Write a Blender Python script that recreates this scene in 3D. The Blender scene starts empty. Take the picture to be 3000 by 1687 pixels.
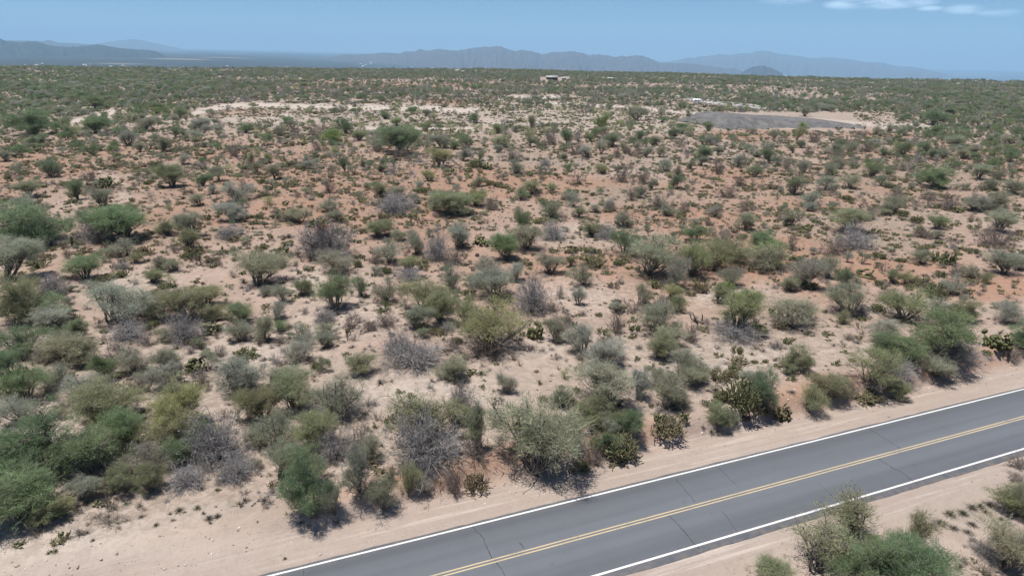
import bpy, math, random
import numpy as np
from mathutils import Matrix, Vector

# ---------------------------------------------------------------- camera
H = 30.0                                   # height over the road, metres
F = 1500 / math.tan(math.radians(73.0 / 2))  # focal length in photo pixels
ROLL = math.radians(-1.0)
PITCH = math.atan((843.5 - 155) / F)
_c, _s, _cp, _sp = math.cos(ROLL), math.sin(ROLL), math.cos(PITCH), math.sin(PITCH)
RV = np.array([_c, -_s * _sp, -_s * _cp]); UV = np.array([_s, _c * _sp, _c * _cp]); FV = np.array([0, _cp, -_sp])
S = bpy.context.scene
COL = S.collection
cam = bpy.data.cameras.new('camera'); camo = bpy.data.objects.new('camera', cam); COL.objects.link(camo)
cam.sensor_fit = 'HORIZONTAL'; cam.angle = math.radians(73.0); cam.clip_start = 0.1; cam.clip_end = 200000
camo.matrix_world = Matrix(((RV[0], UV[0], -FV[0], 0), (RV[1], UV[1], -FV[1], 0), (RV[2], UV[2], -FV[2], H), (0, 0, 0, 1)))
S.camera = camo
S.render.resolution_x, S.render.resolution_y = 1024, 575

# ---------------------------------------------------------------- sky, sun, exposure
SUN_EL, SUN_AZ = 76.0, -104.0               # degrees; azimuth from +Y, clockwise
SKY_TINT = (.60, .83, .98)                 # white balance of the photograph
w = bpy.data.worlds.new('World'); S.world = w; w.use_nodes = True
nt = w.node_tree; nt.nodes.clear()
out = nt.nodes.new('ShaderNodeOutputWorld'); bg = nt.nodes.new('ShaderNodeBackground')
sky = nt.nodes.new('ShaderNodeTexSky'); sky.sky_type = 'NISHITA'; sky.sun_disc = False
sky.sun_elevation = math.radians(SUN_EL); sky.sun_rotation = math.radians(SUN_AZ)
sky.air_density = 0.7; sky.dust_density = 0.0; sky.ozone_density = 2.0; sky.altitude = 700
bg.inputs[1].default_value = 0.066
def wnode(t, **k):
    n = nt.nodes.new(t)
    for a, b in k.items(): setattr(n, a, b)
    return n
# thin wisps of cloud low in the sky, by direction
tc = wnode('ShaderNodeTexCoord'); sep = wnode('ShaderNodeSeparateXYZ'); nt.links.new(tc.outputs['Generated'], sep.inputs[0])
mp = wnode('ShaderNodeMapping'); mp.inputs['Scale'].default_value = (16, 16, 95); nt.links.new(tc.outputs['Generated'], mp.inputs[0])
cn = wnode('ShaderNodeTexNoise'); cn.inputs['Scale'].default_value = 1.0; cn.inputs['Detail'].default_value = 5; cn.inputs['Roughness'].default_value = 0.55
nt.links.new(mp.outputs[0], cn.inputs[0])
acc = None
def wm(op, a, b=None, c=None):
    n = wnode('ShaderNodeMath', operation=op)
    for i, v in enumerate((a, b, c)):
        if v is None: continue
        if isinstance(v, (int, float)): n.inputs[i].default_value = v
        else: nt.links.new(v, n.inputs[i])
    return n.outputs[0]
def pray(px, py):
    d = ((px - 1500) / F) * RV + (-(py - 843.5) / F) * UV + FV
    return d / np.linalg.norm(d)
for (px, py, rx, rz, a) in ((2300, 2, 70, 12, .5), (2480, 14, 55, 14, .9), (2590, 8, 80, 18, 1.0), (2690, 4, 45, 14, .6), (2725, 26, 28, 7, .8), (2825, 28, 42, 12, .75), (2922, 38, 40, 11, .8), (2660, -30, 160, 22, .9)):
    d = pray(px, py)
    ux = wm('MULTIPLY', wm('SUBTRACT', sep.outputs[0], float(d[0])), F / rx)
    uz = wm('MULTIPLY', wm('SUBTRACT', sep.outputs[2], float(d[2])), F / rz)
    r2 = wm('ADD', wm('MULTIPLY', ux, ux), wm('MULTIPLY', uz, uz))
    b = wm('MULTIPLY', wm('MAXIMUM', wm('SUBTRACT', 1.0, r2), 0.0), a)
    acc = b if acc is None else wm('MAXIMUM', acc, b)
front = wm('GREATER_THAN', sep.outputs[1], 0.1)
nn = wm('MULTIPLY', wm('SUBTRACT', cn.outputs[0], 0.30), 3.2)
cm = wm('MINIMUM', wm('MULTIPLY', wm('MULTIPLY', acc, wm('MAXIMUM', nn, 0.0)), front), 0.8)
mx = wnode('ShaderNodeMix', data_type='RGBA'); nt.links.new(cm, mx.inputs[0]); nt.links.new(sky.outputs[0], mx.inputs[6])
mx.inputs[7].default_value = (17, 15.5, 15.5, 1)
tint = wnode('ShaderNodeMix', data_type='RGBA', blend_type='MULTIPLY'); tint.inputs[0].default_value = 1.0; tint.inputs[7].default_value = (*SKY_TINT, 1)
nt.links.new(mx.outputs[2], tint.inputs[6]); nt.links.new(tint.outputs[2], bg.inputs[0]); nt.links.new(bg.outputs[0], out.inputs[0])
sl = bpy.data.lights.new('sun', 'SUN'); slo = bpy.data.objects.new('sun', sl); COL.objects.link(slo)
sl.energy = 4.5; sl.angle = math.radians(0.53); sl.color = (1.0, 0.955, 0.89)
_e, _a = math.radians(SUN_EL), math.radians(SUN_AZ)
SD = Vector((math.sin(_a) * math.cos(_e), math.cos(_a) * math.cos(_e), math.sin(_e)))
slo.rotation_euler = (-SD).to_track_quat('-Z', 'Y').to_euler(); slo.location = SD * 100
S.view_settings.view_transform = 'Standard'; S.view_settings.look = 'None'; S.view_settings.gamma = 1
S.view_settings.exposure = 0.55
S.cycles.max_bounces = 7; S.cycles.diffuse_bounces = 4; S.cycles.glossy_bounces = 1; S.cycles.transmission_bounces = 4
S.cycles.volume_bounces = 2; S.cycles.transparent_max_bounces = 8; S.cycles.caustics_reflective = False; S.cycles.caustics_refractive = False
HAZE_DENSITY = 4.8e-5
HAZE_COLOR = (0.46, 0.73, 1.0)

# ---------------------------------------------------------------- numpy helpers
def hash2(ix, iy, seed):
    n = (ix.astype(np.int64) * 374761393 + iy.astype(np.int64) * 668265263 + seed * 144269504) & 0x7fffffff
    n = ((n ^ (n >> 13)) * 1274126177) & 0x7fffffff
    return ((n ^ (n >> 16)) & 0xffffff) / float(0xffffff)
def vnoise(x, y, seed=0):
    ix, iy = np.floor(x), np.floor(y); fx, fy = x - ix, y - iy
    fx = fx * fx * (3 - 2 * fx); fy = fy * fy * (3 - 2 * fy)
    a, b = hash2(ix, iy, seed), hash2(ix + 1, iy, seed)
    c, d = hash2(ix, iy + 1, seed), hash2(ix + 1, iy + 1, seed)
    return (a * (1 - fx) + b * fx) * (1 - fy) + (c * (1 - fx) + d * fx) * fy
def fbm(x, y, seed=0, octv=4, gain=.5):
    s, a, t = 0, 1, 0
    for i in range(octv):
        s = s + a * vnoise(x * 2 ** i, y * 2 ** i, seed + i * 17); t += a; a *= gain
    return s / t
def sst(a, b, x):
    t = np.clip((x - a) / (b - a), 0, 1); return t * t * (3 - 2 * t)

# road frame: straight road, origin on its centre line
def flat(px, py, z=0.0):
    d = ((px - 1500) / F) * RV + (-(py - 843.5) / F) * UV + FV
    t = (H - z) / -d[2]; return np.array([d[0] * t, d[1] * t])
_u0, _u1 = flat(785, 1687), flat(3000, 1139)
RD = (_u1 - _u0) / np.linalg.norm(_u1 - _u0); RN = np.array([-RD[1], RD[0]])
_nu = float(_u0 @ RN); _nc = float(flat(1500, 1627) @ RN); _nl = float(flat(2250, 1535.5) @ RN)
def rs(x, y):                                # signed distance from the centre line, + on the desert side
    return x * RN[0] + y * RN[1] - _nc
def rt(x, y): return x * RD[0] + y * RD[1]
T0 = float(_u0 @ RD)
def hgt(x, y):
    x = np.asarray(x, float); y = np.asarray(y, float)
    s = rs(x, y); t = rt(x, y) - T0
    wob = (fbm(x / 6, y / 6, 5, 3) - .5) * 3.2
    bank = 0.25 + .95 * sst(-6, 16, t)
    z = -0.10 - 0.16 * sst(4.2, 6.5, s) + (bank + .2) * sst(7.6 + wob * .5, 9.4 + wob, s) 
    z = z - 0.35 * sst(-5.0, -9.0, s)
    far = sst(9, 30, np.abs(s))
    z = z + far * ((fbm(x / 14, y / 14, 11, 3) - .5) * 1.0 + (fbm(x / 60, y / 60, 12, 2) - .5) * 1.6)
    z = z + sst(6, 12, np.abs(s)) * (fbm(x / 1.8, y / 1.8, 21, 2) - .5) * 0.22
    r = np.hypot(x, y)
    z = z + sst(250, 700, r) * (fbm(x / 220, y / 220, 33, 2) - .5) * 4.0
    return z
def at(px, py):
    """photo pixel -> point on the terrain, and metres per photo pixel there"""
    d = ((px - 1500) / F) * RV + (-(py - 843.5) / F) * UV + FV
    if d[2] > -0.012: d = d.copy(); d[2] = -0.012
    z = 0.8
    for _ in range(8):
        t = (H - z) / -d[2]; z = .5 * z + .5 * float(hgt(d[0] * t, d[1] * t))
    t = (H - z) / -d[2]
    return np.array([d[0] * t, d[1] * t, float(hgt(d[0] * t, d[1] * t))]), t / F
def proj(x, y, z):
    X = np.stack([x, y, z - H], -1)
    f = X @ FV; f = np.where(f < .1, .1, f)
    return 1500 + F * (X @ RV) / f, 843.5 - F * (X @ UV) / f

# mesa edge by azimuth
_ex = np.array([-600, 0, 350, 1000, 1500, 2000, 2500, 3000, 3600]); _ey = np.array([184, 192, 196, 203, 205, 215, 227, 240, 250])
_az, _dd = [], []
for _x, _y in zip(_ex, _ey):
    d = ((_x - 1500) / F) * RV + (-(_y + 2 - 843.5) / F) * UV + FV
    t = (H - 2.0) / -d[2]; _az.append(math.atan2(d[0] * t, d[1] * t)); _dd.append(math.hypot(d[0] * t, d[1] * t))
def edge(az): return np.interp(az, _az, _dd)
VALLEY = -105.0
_vx = [math.atan2(*( ((p - 1500) / F) * RV + (-(200 - 843.5) / F) * UV + FV)[:2]) for p in (-800, 650, 1000, 1450, 2000, 2300, 3800)]
def vdepth(az): return np.interp(az, _vx, [-105, -110, -170, -310, -430, -540, -560])

# ---------------------------------------------------------------- mesh helpers
def mk(name, V, T=None, Q=None, mats=(), mT=None, mQ=None, smooth=False, parent=None, link=True, attr=None):
    me = bpy.data.meshes.new(name)
    V = np.asarray(V, np.float32)
    T = np.zeros((0, 3), np.int32) if T is None or len(T) == 0 else np.asarray(T, np.int32)
    Q = np.zeros((0, 4), np.int32) if Q is None or len(Q) == 0 else np.asarray(Q, np.int32)
    me.vertices.add(len(V)); me.vertices.foreach_set('co', V.ravel())
    me.loops.add(T.size + Q.size); me.loops.foreach_set('vertex_index', np.concatenate([T.ravel(), Q.ravel()]))
    me.polygons.add(len(T) + len(Q))
    st = np.concatenate([np.arange(len(T)) * 3, T.size + np.arange(len(Q)) * 4]).astype(np.int32)
    me.polygons.foreach_set('loop_start', st)
    mi = np.concatenate([np.zeros(len(T), np.int32) if mT is None else np.asarray(mT, np.int32), np.zeros(len(Q), np.int32) if mQ is None else np.asarray(mQ, np.int32)])
    me.polygons.foreach_set('material_index', mi)
    if smooth: me.polygons.foreach_set('use_smooth', np.ones(len(mi), bool))
    for m in mats: me.materials.append(m)
    if attr:
        for an, arr in attr.items():
            ca = me.color_attributes.new(an, 'FLOAT_COLOR', 'POINT'); ca.data.foreach_set('color', np.asarray(arr, np.float32).ravel())
    me.update(calc_edges=True)
    o = bpy.data.objects.new(name, me)
    if link: COL.objects.link(o)
    if parent: o.parent = parent
    return o
class MB:
    def __init__(s): s.V, s.T, s.Q, s.mT, s.mQ, s.n = [], [], [], [], [], 0
    def add(s, V, T=None, Q=None, m=0):
        V = np.asarray(V, float)
        if T is not None and len(T): T = np.asarray(T); s.T.append(T + s.n); s.mT.append(np.full(len(T), m))
        if Q is not None and len(Q): Q = np.asarray(Q); s.Q.append(Q + s.n); s.mQ.append(np.full(len(Q), m))
        s.V.append(V); s.n += len(V)
    def tube(s, P, R, n=4, m=0, cap=False):
        P = np.asarray(P, float); k = len(P); R = np.broadcast_to(R, (k,))
        d = np.gradient(P, axis=0); d /= np.linalg.norm(d, axis=1)[:, None] + 1e-9
        up = np.where(np.abs(d[:, 2:3]) > .9, np.array([[1., 0, 0]]), np.array([[0, 0, 1.]]))
        a = np.cross(d, up); a /= np.linalg.norm(a, axis=1)[:, None] + 1e-9; b = np.cross(d, a)
        th = np.arange(n) * 2 * math.pi / n
        V = P[:, None] + R[:, None, None] * (a[:, None] * np.cos(th)[None, :, None] + b[:, None] * np.sin(th)[None, :, None])
        i = np.arange(k - 1)[:, None] * n; j = np.arange(n)[None]; j2 = (j + 1) % n
        Q = np.stack([i + j, i + j2, i + n + j2, i + n + j], -1).reshape(-1, 4)
        V = V.reshape(-1, 3); T = None
        if cap:
            V = np.vstack([V, P[-1], P[0]]); e = (k - 1) * n
            T = [(e + q, e + (q + 1) % n, k * n) for q in range(n)] + [((q + 1) % n, q, k * n + 1) for q in range(n)]
        s.add(V, T, Q, m)
    def box(s, x0, x1, y0, y1, z0, z1, m=0):
        V = [(x, y, z) for x in (x0, x1) for y in (y0, y1) for z in (z0, z1)]
        s.add(V, None, [(0, 1, 3, 2), (4, 6, 7, 5), (0, 4, 5, 1), (2, 3, 7, 6), (0, 2, 6, 4), (1, 5, 7, 3)], m)
    def build(s, name, mats, **k):
        return mk(name, np.vstack(s.V), np.vstack(s.T) if s.T else None, np.vstack(s.Q) if s.Q else None, mats,
                  np.concatenate(s.mT) if s.mT else None, np.concatenate(s.mQ) if s.mQ else None, **k)
def tag(o, label=None, cat=None, group=None, kind=None):
    if label: o['label'] = label
    if cat: o['category'] = cat
    if group: o['group'] = group
    if kind: o['kind'] = kind
    return o
def empty(name, loc):
    o = bpy.data.objects.new(name, None); o.location = loc; COL.objects.link(o); o.empty_display_size = .3; return o

# ---------------------------------------------------------------- materials
class NG:
    def __init__(s, name):
        s.m = bpy.data.materials.new(name); s.m.use_nodes = True; s.t = s.m.node_tree; s.t.nodes.clear()
        s.out = s.n('ShaderNodeOutputMaterial'); s.p = s.n('ShaderNodeBsdfPrincipled'); s.l(s.p.outputs[0], s.out.inputs[0])
        s.p.inputs['Roughness'].default_value = .9; s.p.inputs['Specular IOR Level'].default_value = .15
    def n(s, t, **k):
        n = s.t.nodes.new(t)
        for a, b in k.items(): setattr(n, a, b)
        return n
    def l(s, a, b): s.t.links.new(a, b)
    def set(s, i, v):
        if hasattr(v, 'is_output') or isinstance(v, bpy.types.NodeSocket): s.l(v, i)
        elif isinstance(v, tuple) and len(v) == 3 and i.type == 'RGBA': i.default_value = (*v, 1)
        else: i.default_value = v
    def mix(s, f, a, b, bt='MIX'):
        n = s.n('ShaderNodeMix', data_type='RGBA', blend_type=bt); s.set(n.inputs[0], f); s.set(n.inputs[6], a); s.set(n.inputs[7], b); return n.outputs[2]
    def math(s, op, a, b=0.0, cl=False):
        n = s.n('ShaderNodeMath', operation=op, use_clamp=cl); s.set(n.inputs[0], a); s.set(n.inputs[1], b); return n.outputs[0]
    def noise(s, vec, sc, det=4, rough=.55, dist=0.0):
        n = s.n('ShaderNodeTexNoise'); n.inputs['Scale'].default_value = sc; n.inputs['Detail'].default_value = det
        n.inputs['Roughness'].default_value = rough; n.inputs['Distortion'].default_value = dist
        if vec: s.l(vec, n.inputs[0])
        return n.outputs[0]
    def ramp(s, f, stops, interp='LINEAR'):
        n = s.n('ShaderNodeValToRGB'); cr = n.color_ramp; cr.interpolation = interp
        while len(cr.elements) < len(stops): cr.elements.new(.5)
        for e, (p, c) in zip(cr.elements, stops): e.position = p; e.color = (*c, 1) if len(c) == 3 else c
        s.l(f, n.inputs[0]); return n.outputs[0]
    def rng(s, f, a, b, c=0.0, d=1.0):
        n = s.n('ShaderNodeMapRange'); s.l(f, n.inputs[0])
        for i, v in enumerate((a, b, c, d)): n.inputs[i + 1].default_value = v
        return n.outputs[0]
    def bump(s, h, st, dist):
        n = s.n('ShaderNodeBump'); n.inputs['Strength'].default_value = st; n.inputs['Distance'].default_value = dist; s.l(h, n.inputs['Height']); s.l(n.outputs[0], s.p.inputs['Normal'])
    def pos(s, sc=None):
        g = s.n('ShaderNodeNewGeometry')
        if sc is None: return g.outputs['Position']
        m = s.n('ShaderNodeMapping'); m.inputs['Scale'].default_value = sc; s.l(g.outputs['Position'], m.inputs[0]); return m.outputs[0]
    def obj(s): return s.n('ShaderNodeTexCoord').outputs['Object']
def simple(name, col, rough=.8, var=.25, sc=6.0, metal=0.0, spec=.2):
    g = NG(name); n = g.noise(g.obj(), sc, 4)
    f = g.rng(n, .3, .7)
    g.set(g.p.inputs['Base Color'], g.mix(f, tuple(c * (1 - var) for c in col), tuple(min(1, c * (1 + var)) for c in col)))
    g.p.inputs['Roughness'].default_value = rough; g.p.inputs['Metallic'].default_value = metal; g.p.inputs['Specular IOR Level'].default_value = spec
    return g.m
SUBST = 1.0
def leaf_mat(name, col=None, ramp=None, transl=.5):
    g = NG(name); oi = g.n('ShaderNodeObjectInfo'); ge = g.n('ShaderNodeNewGeometry')
    base = oi.outputs['Color'] if col is None and ramp is None else (g.ramp(oi.outputs['Random'], ramp) if ramp else col)
    isl = g.rng(ge.outputs['Random Per Island'], 0, 1, .72, 1.30)
    cl = g.rng(g.noise(g.obj(), 2.4 if ramp is None else 1.2, 2), .3, .7, .78, 1.24)
    k = g.math('MULTIPLY', isl, cl)
    c = g.n('ShaderNodeVectorMath', operation='SCALE'); g.set(c.inputs[0], base if not isinstance(base, tuple) else Vector(base)); g.l(k, c.inputs[3])
    # some twigs dry out to straw
    dry = g.math('GREATER_THAN', g.math('MULTIPLY', ge.outputs['Random Per Island'], 7.13), 5.6)
    cc = g.mix(g.math('MULTIPLY', dry, .6), c.outputs[0], (.30, .265, .245))
    d = g.n('ShaderNodeBsdfDiffuse'); tr = g.n('ShaderNodeBsdfTranslucent'); ms = g.n('ShaderNodeMixShader')
    g.l(cc, d.inputs[0]); g.l(cc, tr.inputs[0]); ms.inputs[0].default_value = transl
    g.l(d.outputs[0], ms.inputs[1]); g.l(tr.outputs[0], ms.inputs[2]); g.l(ms.outputs[0], g.out.inputs[0])
    return g.m
M = {}
M['leaf'] = leaf_mat('foliage')
M['bark'] = simple('bark', (.15, .128, .112), .95, .35, 9)
M['graybark'] = simple('weathered_bark', (.30, .27, .27), .95, .3, 9)
def twig_mat(name, ramp):
    g = NG(name); oi = g.n('ShaderNodeObjectInfo'); ge = g.n('ShaderNodeNewGeometry')
    b = g.ramp(oi.outputs['Random'], ramp)
    k = g.rng(ge.outputs['Random Per Island'], 0, 1, .65, 1.35)
    c = g.n('ShaderNodeVectorMath', operation='SCALE'); g.l(b, c.inputs[0]); g.l(k, c.inputs[3]); g.l(c.outputs[0], g.p.inputs['Base Color'])
    return g.m
M['dead'] = twig_mat('bare_grey_twigs', [(0, (.22, .205, .20)), (1, (.30, .285, .28))])
M['brown'] = twig_mat('dry_brown_twigs', [(0, (.17, .135, .12)), (.5, (.22, .18, .155)), (1, (.27, .235, .20))])
M['cactus'] = twig_mat('cactus_joints', [(0, (.085, .095, .045)), (.5, (.135, .135, .07)), (1, (.165, .13, .085))])
M['cactus_dead'] = simple('cactus_skeleton', (.075, .055, .045), .95, .3, 12)
M['barrel'] = simple('barrel_cactus_skin', (.085, .055, .048), .9, .45, 16)
M['saguaro'] = simple('saguaro_skin', (.07, .085, .04), .9, .3, 8)
M['mistle'] = simple('mistletoe', (.13, .055, .035), .95, .4, 12)
M['tuft'] = twig_mat('dry_tuft', [(0, (.16, .135, .12)), (.4, (.23, .20, .17)), (.75, (.30, .27, .20)), (1, (.17, .17, .12))])
M['sage'] = leaf_mat('pale_sage_leaf', ramp=[(0, (0.308, 0.330, 0.253)), (1, (0.407, 0.421, 0.351))])
M['mesq'] = leaf_mat('olive_green_leaf', ramp=[(0, (0.210, 0.260, 0.154)), (.4, (0.267, 0.301, 0.197)), (.7, (0.301, 0.316, 0.238)), (1, (0.330, 0.337, 0.197))])
M['green'] = leaf_mat('fresh_green_leaf', ramp=[(0, (0.168, 0.267, 0.120)), (.5, (0.210, 0.287, 0.154)), (1, (0.267, 0.323, 0.154))])
M['yell'] = leaf_mat('yellow_green_leaf', ramp=[(0, (0.337, 0.365, 0.183)), (1, (0.421, 0.435, 0.224))])
M['drygrass'] = twig_mat('straw', [(0, (.33, .28, .19)), (1, (.40, .35, .26))])
M['white'] = simple('white_paint', (.80, .80, .79), .5, .06, 3, spec=.4)
M['glass'] = simple('dark_glass', (.03, .035, .04), .12, .1, 3, spec=.6)
M['tyre'] = simple('rubber', (.03, .03, .03), .9, .2, 8)
M['rock'] = twig_mat('stones', [(0, (.28, .23, .19)), (.6, (.34, .29, .25)), (.9, (.5, .46, .42)), (1, (.68, .65, .62))])

# ground
def ground_mat():
    g = NG('desert_soil'); P = g.pos()
    at_ = g.n('ShaderNodeVertexColor', layer_name='zone'); sp = g.n('ShaderNodeSeparateColor'); g.l(at_.outputs[0], sp.inputs[0])
    red, pale, grey = sp.outputs[0], sp.outputs[1], sp.outputs[2]
    at2 = g.n('ShaderNodeVertexColor', layer_name='zone2'); sp2 = g.n('ShaderNodeSeparateColor'); g.l(at2.outputs[0], sp2.inputs[0])
    verge, litter, bankc = sp2.outputs[0], sp2.outputs[1], sp2.outputs[2]
    n1 = g.noise(P, .07, 5, .6, .6); n2 = g.noise(P, .55, 5, .65, .4); n3 = g.noise(P, 3.0, 5, .7); n4 = g.noise(P, 14.0, 3, .7)
    base = g.mix(g.rng(n1, .35, .65), (0.319, 0.251, 0.210), (0.368, 0.302, 0.260))
    base = g.mix(g.math('MULTIPLY', g.rng(n2, .45, .72), .5), base, (0.278, 0.203, 0.162))
    base = g.mix(g.math('MULTIPLY', g.rng(n2, .40, .25), .45), base, (0.390, 0.334, 0.293))
    rf = g.math('MULTIPLY', red, g.rng(n1, .25, .6, .8, 1.3), True)
    base = g.mix(rf, base, g.mix(g.rng(n2, .3, .7), (.285, .155, .105), (.325, .205, .150)))
    base = g.mix(g.math('MULTIPLY', bankc, .95), base, g.mix(g.rng(n3, .35, .65), (.285, .165, .112), (.36, .245, .185)))
    base = g.mix(g.math('MULTIPLY', grey, g.rng(n2, .3, .65, .25, .9), True), base, (0.224, 0.207, 0.176))
    base = g.mix(pale, base, g.mix(g.rng(n2, .3, .7), (0.420, 0.364, 0.320), (0.492, 0.441, 0.395)))
    base = g.mix(g.math('MULTIPLY', verge, .7), base, g.mix(g.rng(n2, .35, .65), (0.304, 0.250, 0.219), (0.357, 0.302, 0.266)))
    rm = g.n('ShaderNodeMapping'); g.l(P, rm.inputs[0]); rm.inputs['Rotation'].default_value = (0, 0, -math.atan2(RD[1], RD[0]))
    rm2 = g.n('ShaderNodeMapping'); g.l(rm.outputs[0], rm2.inputs[0]); rm2.inputs['Scale'].default_value = (.06, 1.5, 1)
    sk = g.noise(rm2.outputs[0], 1.0, 5, .65, .3)
    base = g.mix(g.math('MULTIPLY', verge, g.rng(sk, .47, .60, 0, .65)), base, (.31, .25, .215))
    base = g.mix(g.math('MULTIPLY', verge, g.rng(sk, .44, .34, 0, .55)), base, (.50, .44, .395))
    # dark organic litter, cryptic crust and small plants
    lf = g.math('MULTIPLY', litter, g.rng(g.noise(P, 1.1, 6, .75, .8), .45, .57), True)
    base = g.mix(g.math('MULTIPLY', lf, .75), base, (0.172, 0.144, 0.112))
    # grain and small stones
    base = g.mix(g.rng(n3, .52, .75, 0, .30), base, (0.229, 0.176, 0.143))
    base = g.mix(g.rng(n3, .44, .25, 0, .35), base, (0.431, 0.376, 0.336))
    vo = g.n('ShaderNodeTexVoronoi'); vo.inputs['Scale'].default_value = 3.2; g.l(P, vo.inputs[0])
    st = g.math('LESS_THAN', vo.outputs['Distance'], .12)
    base = g.mix(g.math('MULTIPLY', st, .45), base, g.mix(g.rng(n4, .4, .6), (0.159, 0.123, 0.101), (0.461, 0.420, 0.383)))
    g.l(base, g.p.inputs['Base Color']); g.p.inputs['Roughness'].default_value = .95; g.p.inputs['Specular IOR Level'].default_value = .05
    h = g.math('ADD', g.math('MULTIPLY', n2, .5), g.math('MULTIPLY', g.math('MULTIPLY', sk, verge), .5))
    h = g.math('ADD', h, g.math('ADD', g.math('MULTIPLY', n3, .22), g.math('MULTIPLY', n4, .06)))
    g.bump(h, .75, .45)
    return g.m
M['ground'] = ground_mat()
su_, sl_ = _nu - _nc, _nl - _nc
def asphalt_mat():
    g = NG('asphalt'); P = g.pos()
    # rotate so x runs along the road
    m = g.n('ShaderNodeMapping'); g.l(P, m.inputs[0]); m.inputs['Rotation'].default_value = (0, 0, -math.atan2(RD[1], RD[0]))
    sp = g.n('ShaderNodeSeparateXYZ'); g.l(m.outputs[0], sp.inputs[0])
    st = g.n('ShaderNodeMapping'); g.l(m.outputs[0], st.inputs[0]); st.inputs['Scale'].default_value = (.035, 1.1, 1)
    s1 = g.noise(st.outputs[0], 1.0, 4, .6); n2 = g.noise(P, .25, 4); n3 = g.noise(P, 30, 2)
    y = g.math('SUBTRACT', sp.outputs[1], _nc)
    w1 = g.math('SINE', g.math('MULTIPLY', y, 2 * math.pi / 1.75)) 
    c = g.mix(g.rng(s1, .3, .7), (0.106, 0.114, 0.131), (0.134, 0.146, 0.166))
    c = g.mix(g.rng(w1, -1, 1, 0, .38), c, (0.148, 0.159, 0.181))
    c = g.mix(g.rng(n2, .35, .7, 0, .3), c, (0.117, 0.123, 0.134))
    c = g.mix(g.rng(n3, .40, .65, 0, .4), c, (0.081, 0.086, 0.098))
    g.l(c, g.p.inputs['Base Color']); g.p.inputs['Roughness'].default_value = .8; g.p.inputs['Specular IOR Level'].default_value = .3
    ed = g.math('MULTIPLY', g.rng(g.math('ABSOLUTE', g.math('SUBTRACT', y, (su_ + sl_) / 2)), (su_ - sl_) / 2 - .5, (su_ - sl_) / 2 + .45), g.rng(g.noise(P, 1.3, 5, .7), .4, .62))
    c = g.mix(g.math('MULTIPLY', ed, .4), c, (.30, .245, .205))
    c = g.mix(g.math('MULTIPLY', g.rng(g.noise(P, .9, 4, .6), .64, .70), .35), c, (.09, .09, .095))
    g.l(c, g.p.inputs['Base Color'])
    g.bump(n3, .2, .02); return g.m
M['asphalt'] = asphalt_mat()
def paint_mat(name, col, worn, amt):
    g = NG(name); P = g.pos(); n = g.noise(P, 9, 5, .75); n2 = g.noise(P, .3, 3)
    f = g.rng(g.math('ADD', n, g.math('MULTIPLY', n2, .5)), .86 - amt, .98 - amt)
    g.l(g.mix(f, col, worn), g.p.inputs['Base Color']); g.p.inputs['Roughness'].default_value = .6; return g.m
M['wpaint'] = paint_mat('white_road_paint', (.62, .62, .61), (.30, .30, .30), 0.06)
M['ypaint'] = paint_mat('yellow_road_paint', (.47, .375, .235), (.22, .20, .165), 0.07)
M['crack'] = simple('tar_crack', (.05, .05, .052), .9, .2, 3)
M['between'] = simple('worn_asphalt', (.15, .145, .135), .9, .2, 3)

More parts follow.
